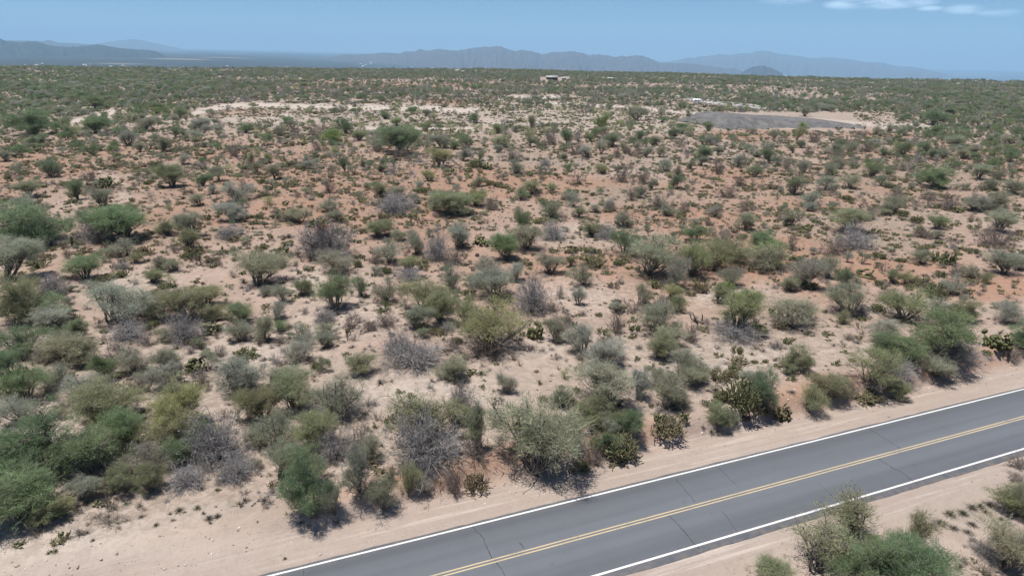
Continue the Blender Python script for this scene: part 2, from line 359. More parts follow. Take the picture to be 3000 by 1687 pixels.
# ---------------------------------------------------------------- terrain
def zone_colours(x, y, z):
    px, py = proj(x, y, z); inf = (y > 5)
    nz = fbm(x / 9, y / 9, 77, 4); nzb = fbm(x / 30, y / 45, 78, 4)
    wx = px + (nzb - .5) * 320; wy = py + (nz - .5) * 60 * np.clip((py - 200) / 400, .15, 1.2)
    def blob(cx, cy, rx, ry, a):
        return a * np.clip(1.35 - np.hypot((wx - cx) / rx, (wy - cy) / ry), 0, 1)
    red = .62 * sst(340, 480, py) * sst(1050, 760, py) * np.clip(nzb * 2.4 - .5, 0, 1)
    for b in ((1250, 525, 420, 42, 1), (760, 430, 300, 40, .45), (860, 620, 330, 45, .75), (1050, 650, 250, 40, .6), (1650, 560, 420, 40, .8), (2000, 640, 330, 48, 1), (2150, 520, 260, 50, .7), (2350, 720, 260, 40, 1), (2600, 790, 220, 34, 1), (2860, 850, 180, 45, 1),
              (620, 330, 200, 12, .5), (1330, 300, 160, 7, .9), (2180, 400, 200, 18, .7), (2600, 395, 250, 14, .6), (1330, 745, 200, 50, .3), (1600, 890, 180, 60, .25), (1350, 640, 400, 60, .35), (2350, 600, 300, 50, .6), (1100, 250, 700, 14, .5), (500, 480, 300, 50, .3),
              (1750, 820, 150, 40, .3), (1130, 1000, 260, 60, .25), (1900, 1500, 260, 60, .2), (860, 800, 200, 60, .2)):
        red = np.maximum(red, blob(*b))
    pale = np.zeros_like(x)
    for b in ((2230, 870, 150, 40, .75), (2700, 900, 170, 30, .5), (2150, 1060, 260, 60, .35), (880, 850, 150, 50, .45), (1000, 940, 200, 60, .4), (820, 1020, 250, 50, .35), (1240, 1150, 260, 55, .35), (200, 1600, 700, 130, .55), (120, 1240, 150, 50, .6), (60, 1000, 80, 40, .7), (1700, 690, 260, 40, .5),
              (1750, 855, 200, 55, .5), (700, 353, 150, 9, .55), (560, 345, 90, 8, .4), (1450, 345, 850, 34, .4), (2150, 290, 60, 6, .8), (1700, 1010, 260, 60, .2), (330, 830, 160, 60, .35), (2440, 352, 130, 5, .5), (2560, 364, 150, 8, .6), (1850, 375, 200, 12, .6)):
        pale = np.maximum(pale, blob(*b))
    grey = np.zeros_like(x)
    for b in ((1780, 575, 200, 34, .8), (2560, 700, 190, 45, .9), (2600, 520, 330, 60, .7), (1080, 1060, 130, 22, .5), (1720, 700, 180, 30, .5), (1700, 470, 600, 22, .6), (300, 700, 300, 70, .35), (860, 1240, 150, 30, .2), (2850, 1480, 260, 90, .6), (330, 1330, 350, 50, .3), (1170, 530, 130, 10, .5),
              (780, 1500, 200, 60, .45), (1000, 480, 600, 16, .35), (2500, 640, 250, 30, .6), (1300, 870, 200, 40, .3), (2400, 950, 200, 60, .35)):
        grey = np.maximum(grey, blob(*b))
    # dirt tracks (polyline in photo pixels, half width in px, pale amount)
    tr = np.zeros_like(x)
    for pts, hw, a in ((((560, 338), (640, 312), (760, 309), (1000, 315), (1200, 317), (1400, 323)), 6.5, 1), (((1600, 303), (1740, 309), (1860, 316), (1963, 327), (2120, 336), (2180, 340)), 5, 1), (((205, 364), (270, 345), (335, 325)), 7, 1), (((270, 345), (400, 341), (520, 345)), 2.5, .8),
                       (((805, 372), (830, 350), (848, 328)), 9, 1), (((1040, 378), (1390, 378)), 4.5, 1), (((1430, 363), (1560, 364)), 3, .8), (((1474, 284), (1640, 285)), 5, 1), (((280, 480), (330, 520), (370, 560), (350, 620)), 14, .25),
                       (((2240, 345), (2430, 358), (2580, 368), (2760, 372)), 6, .8)):
        pts = np.array(pts, float)
        for p, q in zip(pts[:-1], pts[1:]):
            v = q - p; L = v @ v; t = np.clip(((px - p[0]) * v[0] + (py - p[1]) * v[1]) / L, 0, 1)
            dx, dy = px - (p[0] + t * v[0]), py - (p[1] + t * v[1])
            slope = abs(v[1]) / (abs(v[0]) + 1e-6)
            d = np.abs(dy) if slope < .6 else np.hypot(dx, dy)
            d = np.where((t <= 0) | (t >= 1), np.hypot(dx, dy * 3), d)
            tr = np.maximum(tr, .8 * a * sst(hw * 1.5, hw * .6, d + (nz - .5) * hw * 2.2))
    road2 = np.zeros_like(x)
    s = rs(x, y)
    verge = sst(9.5, 7.0, s + (nz - .5) * 3) * sst(-7.5, -5.5, s)
    t = rt(x, y) - T0
    bankc = np.exp(-((s - 8.9 - (nz - .5) * 3) / 1.7) ** 2) * (.35 + .65 * sst(-2, 12, t))
    bankc = bankc * np.clip(nz * 2.2 - .05, 0, 1)
    litter = np.clip(.5 + .4 * sst(800, 560, py) + 1.1 * (nzb - .4), 0, 1) * (1 - .85 * verge) * sst(7, 14, np.abs(s))
    litter = litter * (1 - .7 * np.clip(tr, 0, 1))
    red = np.clip(red * 1.3, 0, 1)
    for arr in (red, pale, grey, tr): arr[~inf] *= 0
    pale = np.maximum(pale * (1 - .75 * grey), tr)
    red = red * (1 - tr)
    o = np.ones_like(x)
    return np.stack([np.clip(red, 0, 1), np.clip(pale, 0, 1), np.clip(grey, 0, 1), o], -1), np.stack([verge, litter, np.clip(bankc, 0, 1), o], -1)
def polar(name, az, rad, zf, mats, attr=True):
    RR = rad.T; A = np.tile(az[None], (RR.shape[0], 1))
    X, Y = RR * np.sin(A), RR * np.cos(A); Z = zf(X, Y, A, RR)
    V = np.stack([X, Y, Z], -1).reshape(-1, 3); n = len(az); k = RR.shape[0]
    i = np.arange(k - 1)[:, None] * n; j = np.arange(n)[None]; j2 = (j + 1) % n
    Q = np.stack([i + j, i + n + j, i + n + j2, i + j2], -1).reshape(-1, 4)
    V = np.vstack([V, [[0, 0, float(zf(np.zeros(1), np.zeros(1), np.zeros(1), np.zeros(1))[0])]]]) if RR.min() < 5 else V
    T = [((q + 1) % n, q, len(V) - 1) for q in range(n)] if RR.min() < 5 else None
    at_ = None
    if attr:
        z1, z2 = zone_colours(V[:, 0], V[:, 1], V[:, 2]); at_ = {'zone': z1, 'zone2': z2}
    return mk(name, V, T, Q, mats, smooth=True, attr=at_)
azd = np.radians(np.arange(-48, 48.01, .16)); azc = np.radians(np.arange(51, 309.1, 3))
AZ = np.concatenate([azd, azc])
def edge_all(a):
    a = np.where(a > math.pi, a - 2 * math.pi, a); return np.interp(a, _az, _dd)
u = np.linspace(0, 1, 560)
base_r = 1.5 * (900 / 1.5) ** u
base_r = np.unique(np.concatenate([np.linspace(1.5, 26, 14), 26 * (1000 / 26) ** np.linspace(0, 1, 500)]))
E = edge_all(AZ)
frac = base_r / base_r[-1]
RAD = np.outer(E * 1.0 / base_r[-1], base_r)
RAD = np.where(base_r[None] < 60, base_r[None], 60 + (base_r[None] - 60) / (base_r[-1] - 60) * (E[:, None] - 60))
ext = E[:, None] * np.array([1.03, 1.08, 1.15, 1.3, 1.5, 1.8])[None]
RAD = np.hstack([RAD, ext])
def mesa_z(X, Y, A, R):
    e = edge_all(A); return hgt(X, Y) + (vdepth(np.where(A > math.pi, A - 2 * math.pi, A)) - 25.0) * sst(0.0, 1.0, (R / np.maximum(e, 1) - 1.0) / .7)
tag(polar('desert_ground', AZ, RAD, mesa_z, [M['ground']]), 'pinkish sandy desert ground with red patches and dirt tracks', 'ground', kind='structure')

# valley floor far below the mesa
def valley_mat():
    g = NG('valley_floor'); P = g.pos((.001, .001, .001))
    n1 = g.noise(P, 1.3, 6, .6); n2 = g.noise(P, 9, 5, .7)
    c = g.mix(g.rng(n2, .35, .7), (.028, .038, .04), (.06, .07, .066))
    v = g.n('ShaderNodeMapping'); g.l(P, v.inputs[0]); v.inputs['Scale'].default_value = (.35, .9, 1)
    pf = g.rng(g.noise(v.outputs[0], 1.0, 5, .6), .60, .66)
    c = g.mix(g.math('MULTIPLY', pf, .55), c, (.50, .45, .37)); g.l(c, g.p.inputs['Base Color']); return g.m
def valley_z(X, Y, A, R): return vdepth(np.arctan2(X, Y)) + (fbm(X / 4000, Y / 4000, 91, 3) - .5) * 16 - 4
vr = np.concatenate([[1100], 1300 * (56000 / 1300) ** np.linspace(0, 1, 120)])
azv = np.concatenate([np.radians(np.arange(-56, 56.01, .5)), np.radians(np.arange(60, 300.1, 5))])
tag(polar('valley_floor', azv, np.tile(vr, (len(azv), 1)), valley_z, [valley_mat()], attr=False), 'dark green valley floor fading to blue', 'valley', kind='structure')

# ---------------------------------------------------------------- mountains
def mrange(name, prof, D, depth, label, col, seed, rough=.16, foot=1.25):
    xs = np.array([p[0] for p in prof], float); ys = np.array([p[1] for p in prof], float)
    n = max(160, int((xs[-1] - xs[0]) / 2.2)); X = np.linspace(xs[0], xs[-1], n); Yp = np.interp(X, xs, ys)
    W = []
    for x, y in zip(X, Yp):
        d = ((x - 1500) / F) * RV + (-(y - 843.5) / F) * UV + FV
        t = D / math.hypot(d[0], d[1]); W.append((d[0] * t, d[1] * t, H + d[2] * t))
    W = np.array(W); VB = vdepth(np.arctan2(W[:, 0], W[:, 1])); rad = W[:, :2] / np.linalg.norm(W[:, :2], axis=1)[:, None]
    ev = np.minimum(np.arange(n), np.arange(n)[::-1]) / (n * .05); ev = np.clip(ev, 0, 1)
    hz = (W[:, 2] - VB) * (ev ** .5) + 1.0
    hz = hz + (fbm(X / 9, X * 0, seed + 40, 3) - .5) * hz.max() * .05 * ev
    v = np.concatenate([np.linspace(-1, 0, 34), np.linspace(0, 1, 12)[1:]])
    V = []
    for q in v:
        p = W[:, :2] + rad * q * depth * (1 if q < 0 else .8)
        prof_ = (1 - abs(q)) ** foot
        rv = fbm(X / 16 + 0 * X, np.full(n, q * 5.0), seed, 5, .6) * 2 - 1
        gul = np.abs(fbm(X / 22 + .5 * fbm(X / 40, np.full(n, q * 2.), seed + 3, 2), np.full(n, q * 1.6), seed + 9, 4) * 2 - 1)
        z = hz * (prof_ + (rough * rv - gul * .55 + .05) * (abs(q) ** .8) * (1 - abs(q)) * 1.7)
        V.append(np.column_stack([p, VB - 25 + np.minimum(z + 25 * prof_, hz + 25)]))
    V = np.vstack(V); i = np.arange(len(v) - 1)[:, None] * n; j = np.arange(n - 1)[None]
    Q = np.stack([i + j, i + j + 1, i + n + j + 1, i + n + j], -1).reshape(-1, 4)
    g = NG(name + '_rock'); P = g.pos((.001, .001, .001)); f = g.noise(P, 6, 6, .7)
    g.l(g.mix(g.rng(f, .35, .65), tuple(c * .7 for c in col), tuple(c * 1.35 for c in col)), g.p.inputs['Base Color'])
    return tag(mk(name, V, None, Q, [g.m], smooth=True), label, 'mountain', kind='structure')
CEN = [(940, 172), (1000, 160), (1058, 159.6), (1093, 157.6), (1128, 154.5), (1171, 157.6), (1186, 151.8), (1217, 150.7), (1231, 145), (1245, 149), (1264, 148.3), (1287, 144), (1318, 148.7), (1342, 149), (1373, 143.3), (1392, 141.3), (1419, 138.2), (1439, 139), (1448, 135.5), (1466, 136.3), (1481, 142.9), (1509, 150.7), (1532, 146.8), (1555, 150.7), (1590, 160), (1621, 153), (1656, 152.6), (1672, 150.7), (1703, 155.7), (1726, 162.3), (1749, 160), (1776, 163.5), (1804, 167.7), (1819, 163.9), (1839, 166.2), (1866, 161.5), (1885, 165.4), (1912, 175), (1932, 183), (1970, 185.6), (2000, 185.6), (2039, 188.7), (2078, 193.7), (2124, 200), (2140, 198), (2171, 207), (2230, 222)]
RIG = [(1900, 196), (1951, 183), (1990, 176), (2015, 168.5), (2035, 170), (2050, 166), (2075, 165), (2105, 158.8), (2132, 162), (2178, 157), (2200, 157), (2215, 152), (2233, 149), (2252, 150), (2279, 157.6), (2334, 164), (2373, 170.5), (2439, 168.5), (2485, 175), (2543, 183), (2586, 184), (2629, 194.5), (2683, 197), (2738, 210), (2796, 223), (2850, 236)]
BUT = [(2168, 212), (2182, 208), (2206, 196.5), (2225, 192.6), (2241, 193.7), (2264, 202), (2287, 212), (2300, 218)]
LEF = [(-260, 112), (-120, 104), (-40, 110), (0, 114), (19, 121), (58, 125), (101, 122), (132, 130), (163, 136), (200, 138.5), (229, 137.5), (264, 133.5), (287, 130.5), (311, 135.5), (349, 142), (408, 146), (480, 150)]
LMI = [(-200, 112), (-40, 118), (19, 119), (78, 119.5), (124, 121.5), (144, 118.5), (171, 125.5), (210, 127), (248, 129.5), (300, 133), (360, 142)]
LFA = [(240, 136), (272, 130), (300, 127), (334, 121), (361, 118), (388, 115.7), (419, 119), (446, 125.5), (475, 131), (500, 137), (540, 144)]
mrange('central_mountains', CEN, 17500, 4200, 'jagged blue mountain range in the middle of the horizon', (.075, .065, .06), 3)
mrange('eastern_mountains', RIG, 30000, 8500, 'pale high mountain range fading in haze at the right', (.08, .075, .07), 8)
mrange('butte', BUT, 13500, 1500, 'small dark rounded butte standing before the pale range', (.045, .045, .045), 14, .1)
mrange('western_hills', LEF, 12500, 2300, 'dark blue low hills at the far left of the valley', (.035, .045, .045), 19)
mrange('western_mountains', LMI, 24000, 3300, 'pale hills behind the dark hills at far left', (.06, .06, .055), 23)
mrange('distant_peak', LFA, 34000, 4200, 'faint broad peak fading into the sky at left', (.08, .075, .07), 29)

# ---------------------------------------------------------------- road
def strip(name, s0, s1, z, mat, t0=-90, t1=420, jag=0.0, seg=None, ends=None):
    k = seg or (2 if not jag else 700); t = np.linspace(t0, t1, k) + T0
    j0 = (fbm(t / .9, t * 0 + 3, 61, 4) - .5) * jag; j1 = (fbm(t / .9, t * 0 + 9, 62, 4) - .5) * jag
    a = RD[None] * t[:, None] + RN[None] * (_nc + s0 + j0)[:, None]; b = RD[None] * t[:, None] + RN[None] * (_nc + s1 + j1)[:, None]
    V = np.vstack([np.column_stack([a, np.full(k, z)]), np.column_stack([b, np.full(k, z)])])
    i = np.arange(k - 1); return V, np.stack([i, i + 1, i + k + 1, i + k], -1)
su, slw = _nu - _nc, _nl - _nc
V, Q = strip('', slw - .62, su + .30, 0, None, jag=.16, t0=-100, t1=300)
nv = len(V) // 2
V2 = V.copy(); V2[:, 2] = -.35
k = nv; i = np.arange(k - 1)
skirt = np.vstack([np.stack([i, i + 2 * k, i + 2 * k + 1, i + 1], -1), np.stack([i + k + 1, i + 3 * k + 1, i + 3 * k, i + k], -1)])
tag(mk('road', np.vstack([V, V2]), None, np.vstack([Q, skirt]), [M['asphalt']]), 'grey two lane asphalt road running along the lower right', 'road', kind='structure')
def line(name, s, wd, mat, label, z=.004):
    V, Q = strip('', s - wd / 2, s + wd / 2, z, mat, jag=.012, t0=-100, t1=300)
    tag(mk(name, V, None, Q, [mat]), label, 'road marking', kind='structure')
line('edge_line', su, .15, M['wpaint'], 'white edge line on the desert side of the road')
line('edge_line', slw, .17, M['wpaint'], 'white edge line on the near side of the road')
line('centre_line', .13, .11, M['ypaint'], 'upper yellow centre line of the road')
line('centre_line', -.13, .11, M['ypaint'], 'lower yellow centre line of the road')
rnd = random.Random(4)
mb = MB()
for (x0, y0), (x1, y1), wd in (((1980, 1403), (2037, 1470), .045), ((1955, 1505), (2050, 1608), .065), ((2105, 1368), (2167, 1430), .04), ((2115, 1497), (2162, 1560), .04), ((2534, 1248), (2637, 1313), .06), ((2570, 1340), (2690, 1416), .065), ((2700, 1220), (2792, 1262), .02), ((2395, 1413), (2452, 1465), .025), ((1383, 1538), (1440, 1630), .06), ((1440, 1630), (1480, 1687), .05), ((887, 1655), (890, 1700), .035), ((1522, 1588), (1534, 1604), .08)):
    a, b = flat(x0, y0), flat(x1, y1); k = 22; L = np.linalg.norm(b - a); nrm = np.array([-(b - a)[1], (b - a)[0]]) / L
    t = np.linspace(0, 1, k); off = np.cumsum([rnd.gauss(0, .035 * L / 4) for _ in t]); off = off - t * off[-1]
    P = a[None] + (b - a)[None] * t[:, None] + nrm[None] * off[:, None]
    ww = np.array([wd * rnd.uniform(.5, 1.1) for _ in t]) / 2
    V = np.vstack([np.column_stack([P - nrm * ww[:, None], np.full(k, .0035)]), np.column_stack([P + nrm * ww[:, None], np.full(k, .0035)])])
    i = np.arange(k - 1); mb.add(V, None, np.stack([i, i + 1, i + k + 1, i + k], -1))
tag(mb.build('road_cracks', [M['crack']]), 'dark jagged cracks across the asphalt', 'road cracks', kind='structure')

# ---------------------------------------------------------------- plant archetypes (crown about 1 wide, 1 high)
def wander(rng, p, d, L, k, curl, up=0.0):
    P = [p]; d = d / np.linalg.norm(d)
    for _ in range(k):
        d = d + rng.normal(0, curl, 3); d[2] += up; d /= np.linalg.norm(d); p = p + d * L / k; P.append(p)
    return np.array(P), d
def slivers(rng, C, n, ln, wd, dirs=None, droop=0.0, flat_=.0):
    """n thin triangles scattered about each centre in C"""
    m = len(C)
    d = rng.normal(0, 1, (m, 3)); d[:, 2] += flat_
    if dirs is not None: d = d * .8 + dirs
    d /= np.linalg.norm(d, axis=1)[:, None]
    a = rng.normal(0, 1, (m, 3)); a = np.cross(d, a); a /= np.linalg.norm(a, axis=1)[:, None] + 1e-9
    L = ln * rng.uniform(.5, 1.4, m)[:, None]; Wd = wd * rng.uniform(.6, 1.4, m)[:, None]
    V = np.stack([C - a * Wd * .5, C + a * Wd * .5, C + d * L], 1).reshape(-1, 3)
    return V, np.arange(3 * m).reshape(-1, 3)
def shrub(seed, tree, nleaf=9000, ln=.05, wd=.013, airy=0.0, stems=7, detail=True):
    rng = np.random.default_rng(seed); br = MB(); tips = []; tdir = []
    # lobes of the crown
    nl = rng.integers(4, 12); offx, offy = rng.normal(0, .07, 2); lob = []
    for i in range(nl):
        a = 2 * math.pi * (i + rng.uniform(0, .8)) / nl; r = rng.uniform(.12, .34) if i else 0.05
        zc = rng.uniform(.42, .78) if tree else rng.uniform(.26, .70)
        lob.append((np.array([offx + r * math.cos(a) * rng.uniform(.8, 1.2), offy + r * math.sin(a), zc - r * .45]), rng.uniform(.11, .25)))
    for i in range(stems):
        c, R = lob[i % nl]
        b = np.array([rng.normal(0, .018), rng.normal(0, .018), -.03])
        tgt = c + rng.normal(0, .04, 3); mid = b * .4 + tgt * .5 + np.array([0, 0, -.05 if tree else .03]) + rng.normal(0, .03, 3)
        t = np.linspace(0, 1, 7)[:, None]; P = (1 - t) ** 2 * b + 2 * t * (1 - t) * mid + t ** 2 * tgt
        P[1:-1] += rng.normal(0, .012, (5, 3)); r0 = rng.uniform(.012, .020)
        br.tube(P, np.linspace(r0, r0 * .4, 7), 5)
        for q in range(5 if detail else 2):
            k = rng.integers(2, 6); p0 = P[k]
            c2 = c if rng.random() < .7 else lob[rng.integers(nl)][0]
            d = (c2 + rng.normal(0, .10, 3)) - p0; L = min(.32, np.linalg.norm(d) + .06)
            P2, dd = wander(rng, p0, d, L, 5, .22, .05); br.tube(P2, np.linspace(r0 * .55, r0 * .2, 6), 3)
            for w_ in range(4 if detail else 1):
                k2 = rng.integers(2, 6); P3, d3 = wander(rng, P2[k2], dd + rng.normal(0, .8, 3), rng.uniform(.07, .16), 3, .25, .04)
                br.tube(P3, np.linspace(r0 * .26, r0 * .1, 4), 3); tips.append(P3[-1]); tdir.append(d3)
    tips = np.array(tips)
    # foliage sprays: small clusters in and round each lobe
    per = max(20, nleaf // (nl * 16)); C = []; DD = []
    for c, R in lob:
        n = 16
        for _ in range(n):
            v = rng.normal(0, 1, 3); v /= np.linalg.norm(v); v[2] *= .72
            rr = R * rng.uniform(.25, 1.15)
            cc = c + v * rr
            if cc[2] < (.17 if tree else .03): continue
            k = int(per * rng.uniform(.25, 1.7) * (1 - airy * rng.random()))
            sg = rng.uniform(.03, .065)
            pts = cc + rng.normal(0, sg, (k, 3)) * np.array([1, 1, .7])
            C.append(pts); DD.append(np.tile(v * 1.1 + np.array([0, 0, .75]), (k, 1)))
    for tp, td in zip(tips, tdir):
        if tp[2] < .15 and tree: continue
        k = int(per * rng.uniform(.15, .5)); C.append(tp + rng.normal(0, .025, (k, 3))); DD.append(np.tile(td, (k, 1)))
    C = np.vstack(C); DD = np.vstack(DD); C[:, 2] = np.maximum(C[:, 2], .015)
    lo, hi = (.15, .48) if tree else (-.25, .42)
    kp = rng.random(len(C)) < np.clip((C[:, 2] - lo) / (hi - lo), 0.0, 1) ** .8; rr_ = np.hypot(C[:, 0], C[:, 1]); kp &= rr_ < (.10 + C[:, 2] * (1.15 if tree else 1.5))
    C, DD = C[kp], DD[kp]
    V, T = slivers(rng, C, 1, ln, wd, DD)
    # fit to unit box
    zs = np.percentile(V[:, 2], 99.5); hx = np.percentile(np.abs(V[:, :2]), 99) * 2
    sc = np.array([1 / hx, 1 / hx, 1 / zs])
    return br, V * sc, T, sc
def dead(seed, n=90, spread=.5, r=.004, sub=5, curl=.16, fine=2500, arch=True):
    rng = np.random.default_rng(seed); mb = MB(); C = []; D = []
    for i in range(n):
        a = rng.uniform(0, 2 * math.pi); b = np.array([rng.normal(0, .05), rng.normal(0, .05), -.02])
        el = rng.uniform(.15, 1.35); d = np.array([math.cos(a) * math.cos(el), math.sin(a) * math.cos(el), math.sin(el)])
        L = rng.uniform(.4, .8); P, dd = wander(rng, b, d, L, 7, curl, -.05 if arch else .03)
        P[:, 2] = np.maximum(P[:, 2], .0); mb.tube(P, np.linspace(r * rng.uniform(.8, 1.8), r * .5, 8), 3)
        for _ in range(sub):
            k = rng.integers(2, 7); P2, d2 = wander(rng, P[k], dd + rng.normal(0, .7, 3), rng.uniform(.12, .3), 4, .25, -.02)
            P2[:, 2] = np.maximum(P2[:, 2], 0); mb.tube(P2, np.linspace(r * .7, r * .3, 5), 3)
            m = max(1, fine // (n * sub)); idx = rng.integers(1, 5, m); C.append(P2[idx] + rng.normal(0, .015, (m, 3))); D.append(np.tile(d2, (m, 1)))
    C = np.vstack(C); D = np.vstack(D); V, T = slivers(rng, C, 1, .085, .0062, D); mb.add(V, T, None, 0)
    A = np.vstack(mb.V); hx = np.percentile(np.abs(A[:, :2]), 98.5) * 2; zs = np.percentile(A[:, 2], 99)
    mb.V = [v * np.array([1 / hx, 1 / hx, 1 / zs]) for v in mb.V]; return mb
def cholla(seed, n=26, chain=3, jl=.15, jr=.019, m=0, dens=1.0, low=.2, one=False):
    rng = np.random.default_rng(seed); mb = MB()
    for i in range(n):
        a = rng.uniform(0, 2 * math.pi); rr = 0.0 if one else math.sqrt(rng.random()) * .38
        p = np.array([rr * math.cos(a), rr * math.sin(a) * .8, 0.]); d = np.array([math.cos(a) * .7, math.sin(a) * .7, rng.uniform(.5, 1.6)])
        nodes = [(p, d, 0)]
        while nodes:
            p, d, k = nodes.pop(); d = d / np.linalg.norm(d); L = jl * rng.uniform(.7, 1.2); q = p + d * L
            q[2] = max(q[2], .02); R = jr * rng.uniform(.8, 1.15)
            mb.tube([p, p * .8 + q * .2, p * .3 + q * .7, q], [R * .5, R, R, R * .35], 5, m, True)
            if k < chain - 1:
                for _ in range(1 + (rng.random() < .55)): nodes.append((q, d + rng.normal(0, .55, 3) + np.array([0, 0, low]), k + 1))
    A = np.vstack(mb.V); hx = np.percentile(np.abs(A[:, :2]), 99) * 2; zs = A[:, 2].max()
    mb.V = [v * np.array([1 / hx, 1 / hx, 1 / zs]) for v in mb.V]; return mb
def pads(seed, n=22, m=0):
    rng = np.random.default_rng(seed); mb = MB(); th = np.arange(8) * math.pi / 4
    for i in range(n):
        a = rng.uniform(0, 2 * math.pi); rr = math.sqrt(rng.random()) * .36; p = np.array([rr * math.cos(a), rr * math.sin(a), 0.])
        for k in range(rng.integers(1, 4)):
            d = np.array([rng.normal(0, .45), rng.normal(0, .45), 1.]); d /= np.linalg.norm(d); w_ = np.cross(d, rng.normal(0, 1, 3)); w_ /= np.linalg.norm(w_); nn_ = np.cross(d, w_)
            s = rng.uniform(.10, .15); c = p + d * s
            ring = c + (np.cos(th)[:, None] * w_ * .8 + np.sin(th)[:, None] * d) * s
            V = np.vstack([ring, c + nn_ * s * .18, c - nn_ * s * .18]); T = [(q, (q + 1) % 8, 8) for q in range(8)] + [((q + 1) % 8, q, 9) for q in range(8)]
            mb.add(V, T, None, m); p = c + d * s * .9 + w_ * rng.normal(0, .04)
    A = np.vstack(mb.V); mb.V = [v * np.array([1 / (np.abs(A[:, :2]).max() * 2), 1 / (np.abs(A[:, :2]).max() * 2), 1 / A[:, 2].max()]) for v in mb.V]; return mb
def tuft(seed, n=170, ln=.55, wd=.05):
    rng = np.random.default_rng(seed); a = rng.uniform(0, 2 * math.pi, n); el = rng.uniform(.2, 1.5, n)
    d = np.stack([np.cos(a) * np.cos(el), np.sin(a) * np.cos(el), np.sin(el)], -1); C = d * rng.uniform(0, .35, n)[:, None]
    s = np.cross(d, rng.normal(0, 1, (n, 3))); s /= np.linalg.norm(s, axis=1)[:, None]; L = ln * rng.uniform(.6, 1.2, n)[:, None]
    V = np.stack([C - s * wd / 2, C + s * wd / 2, C + d * L], 1).reshape(-1, 3); V[:, 2] = np.maximum(V[:, 2], 0) + .0
    mb = MB(); mb.add(V, np.arange(3 * n).reshape(-1, 3)); return mb

ARCH = {'T': [], 'R': [], 'P': [], 'G': []}
for i in range(6):   # denser green crowns
    br, V, T, sc = shrub(350 + i, i % 3 < 2, 11000, .075, .0050, .45, 10); br.V = [v * sc for v in br.V]; ARCH['G'].append((br, V, T))
for i in range(11):
    br, V, T, sc = shrub(100 + i, True, 6000, .085, .0046, .6, 10); br.V = [v * sc for v in br.V]; ARCH['T'].append((br, V, T))
for i in range(11):
    br, V, T, sc = shrub(200 + i, False, 5600, .085, .0046, .6, 14); br.V = [v * sc for v in br.V]; ARCH['R'].append((br, V, T))
for i in range(4):   # open, see-through crowns
    br, V, T, sc = shrub(300 + i, True, 4200, .05, .007, .7, 10); br.V = [v * sc for v in br.V]; ARCH['P'].append((br, V, T))
MESH = {}
def proto(kind, i):
    key = (kind, i)
    if key in MESH: return MESH[key]
    if kind in ARCH:
        br, V, T = ARCH[kind][i]
        b = br.build('branches', [M['bark']], link=False); f = mk('foliage', V, T, None, [M['leaf']], link=False)
        MESH[key] = (b.data, f.data)
    else:
        mb = {'D': lambda: dead(400 + i, 130, .5, .0042, 6, .16, 5200), 'N': lambda: dead(500 + i, 38, .5, .0062, 7, .2, 2600, False), 'C': lambda: cholla(600 + i, 46, 5) if i < 4 else pads(600 + i, 36), 'K': lambda: cholla(700 + i, 4, 5, .22, .020, 0, 1, .5, True), 'W': lambda: dead(800 + i, 9, .5, .010, 3, .22, 60, True), 'F': lambda: tuft(900 + i)}[kind]()
        m = {'D': M['dead'], 'N': M['brown'], 'C': M['cactus'], 'K': M['cactus_dead'], 'W': M['graybark'], 'F': M['tuft']}[kind]
        MESH[key] = mb.build(kind, [m], link=False).data
    return MESH[key]
NV = {'G': 6, 'T': 11, 'R': 11, 'P': 4, 'D': 6, 'N': 6, 'C': 5, 'K': 3, 'W': 3, 'F': 3}

# ---------------------------------------------------------------- the plants one can tell apart, read off the photograph
# tile: origin x, y, scale ; entries: base x, base y, width, height, kind letter (in tile pixels)
TILES = []
def tile(ox, oy, sc, txt): TILES.append((ox, oy, sc, txt))
tile(0, 1100, 2.468, '''150,200,330,260,b 440,115,260,180,g 640,190,330,230,sT 190,340,330,200,s 760,350,480,300,oT 930,500,300,280,b 390,750,640,480,bT 200,1040,480,330,b 80,700,330,260,b 330,1060,300,150,o 730,650,420,300,b 1310,400,380,320,y 1330,500,420,260,o 1490,500,220,170,b 1300,640,230,180,b 1100,720,350,230,s 880,820,230,200,o 1080,850,220,190,o 1000,140,180,130,n 1090,60,160,120,g 1250,120,260,180,s 1700,160,360,220,s 1460,90,160,140,n 1600,660,440,330,d 1350,830,240,150,d 1720,770,240,170,d 1730,340,100,90,k 650,760,240,160,d 570,900,260,120,s 760,920,70,50,f 780,1035,60,35,f 1300,990,80,50,f 1430,970,60,40,f 1515,1050,60,50,f 1575,1030,50,45,f 900,960,90,80,w 1130,1090,50,30,f 985,815,60,40,f 820,970,70,40,f 1025,1030,60,30,f''')
tile(750, 1100, 2.468, '''270,260,300,280,oT 200,60,220,120,g 580,290,340,300,gT 600,315,330,130,d 60,330,300,260,o 150,520,330,280,g 30,540,200,150,g 430,500,340,260,o 570,640,300,200,d 170,750,300,260,gT 360,790,240,260,b 430,1010,330,400,b 570,1000,180,240,g 740,550,180,180,n 850,640,200,180,g 760,920,240,330,g 920,960,220,230,g 990,800,100,110,o 1100,930,190,240,y 1210,880,130,110,s 1220,690,520,350,d 1200,760,250,150,d 1150,420,380,300,oP 1290,430,420,290,oP 1450,340,200,150,o 1480,280,200,190,d 1740,250,140,110,k 1620,530,220,330,oP 1590,640,200,170,n 1430,880,170,200,n 1590,860,150,130,c 920,1095,150,60,w 1400,70,270,170,g 1790,130,170,140,s 870,400,110,40,w 90,900,140,110,w 330,1080,50,25,f 590,1070,40,30,f 210,1330,30,30,f 380,1100,40,20,f''')
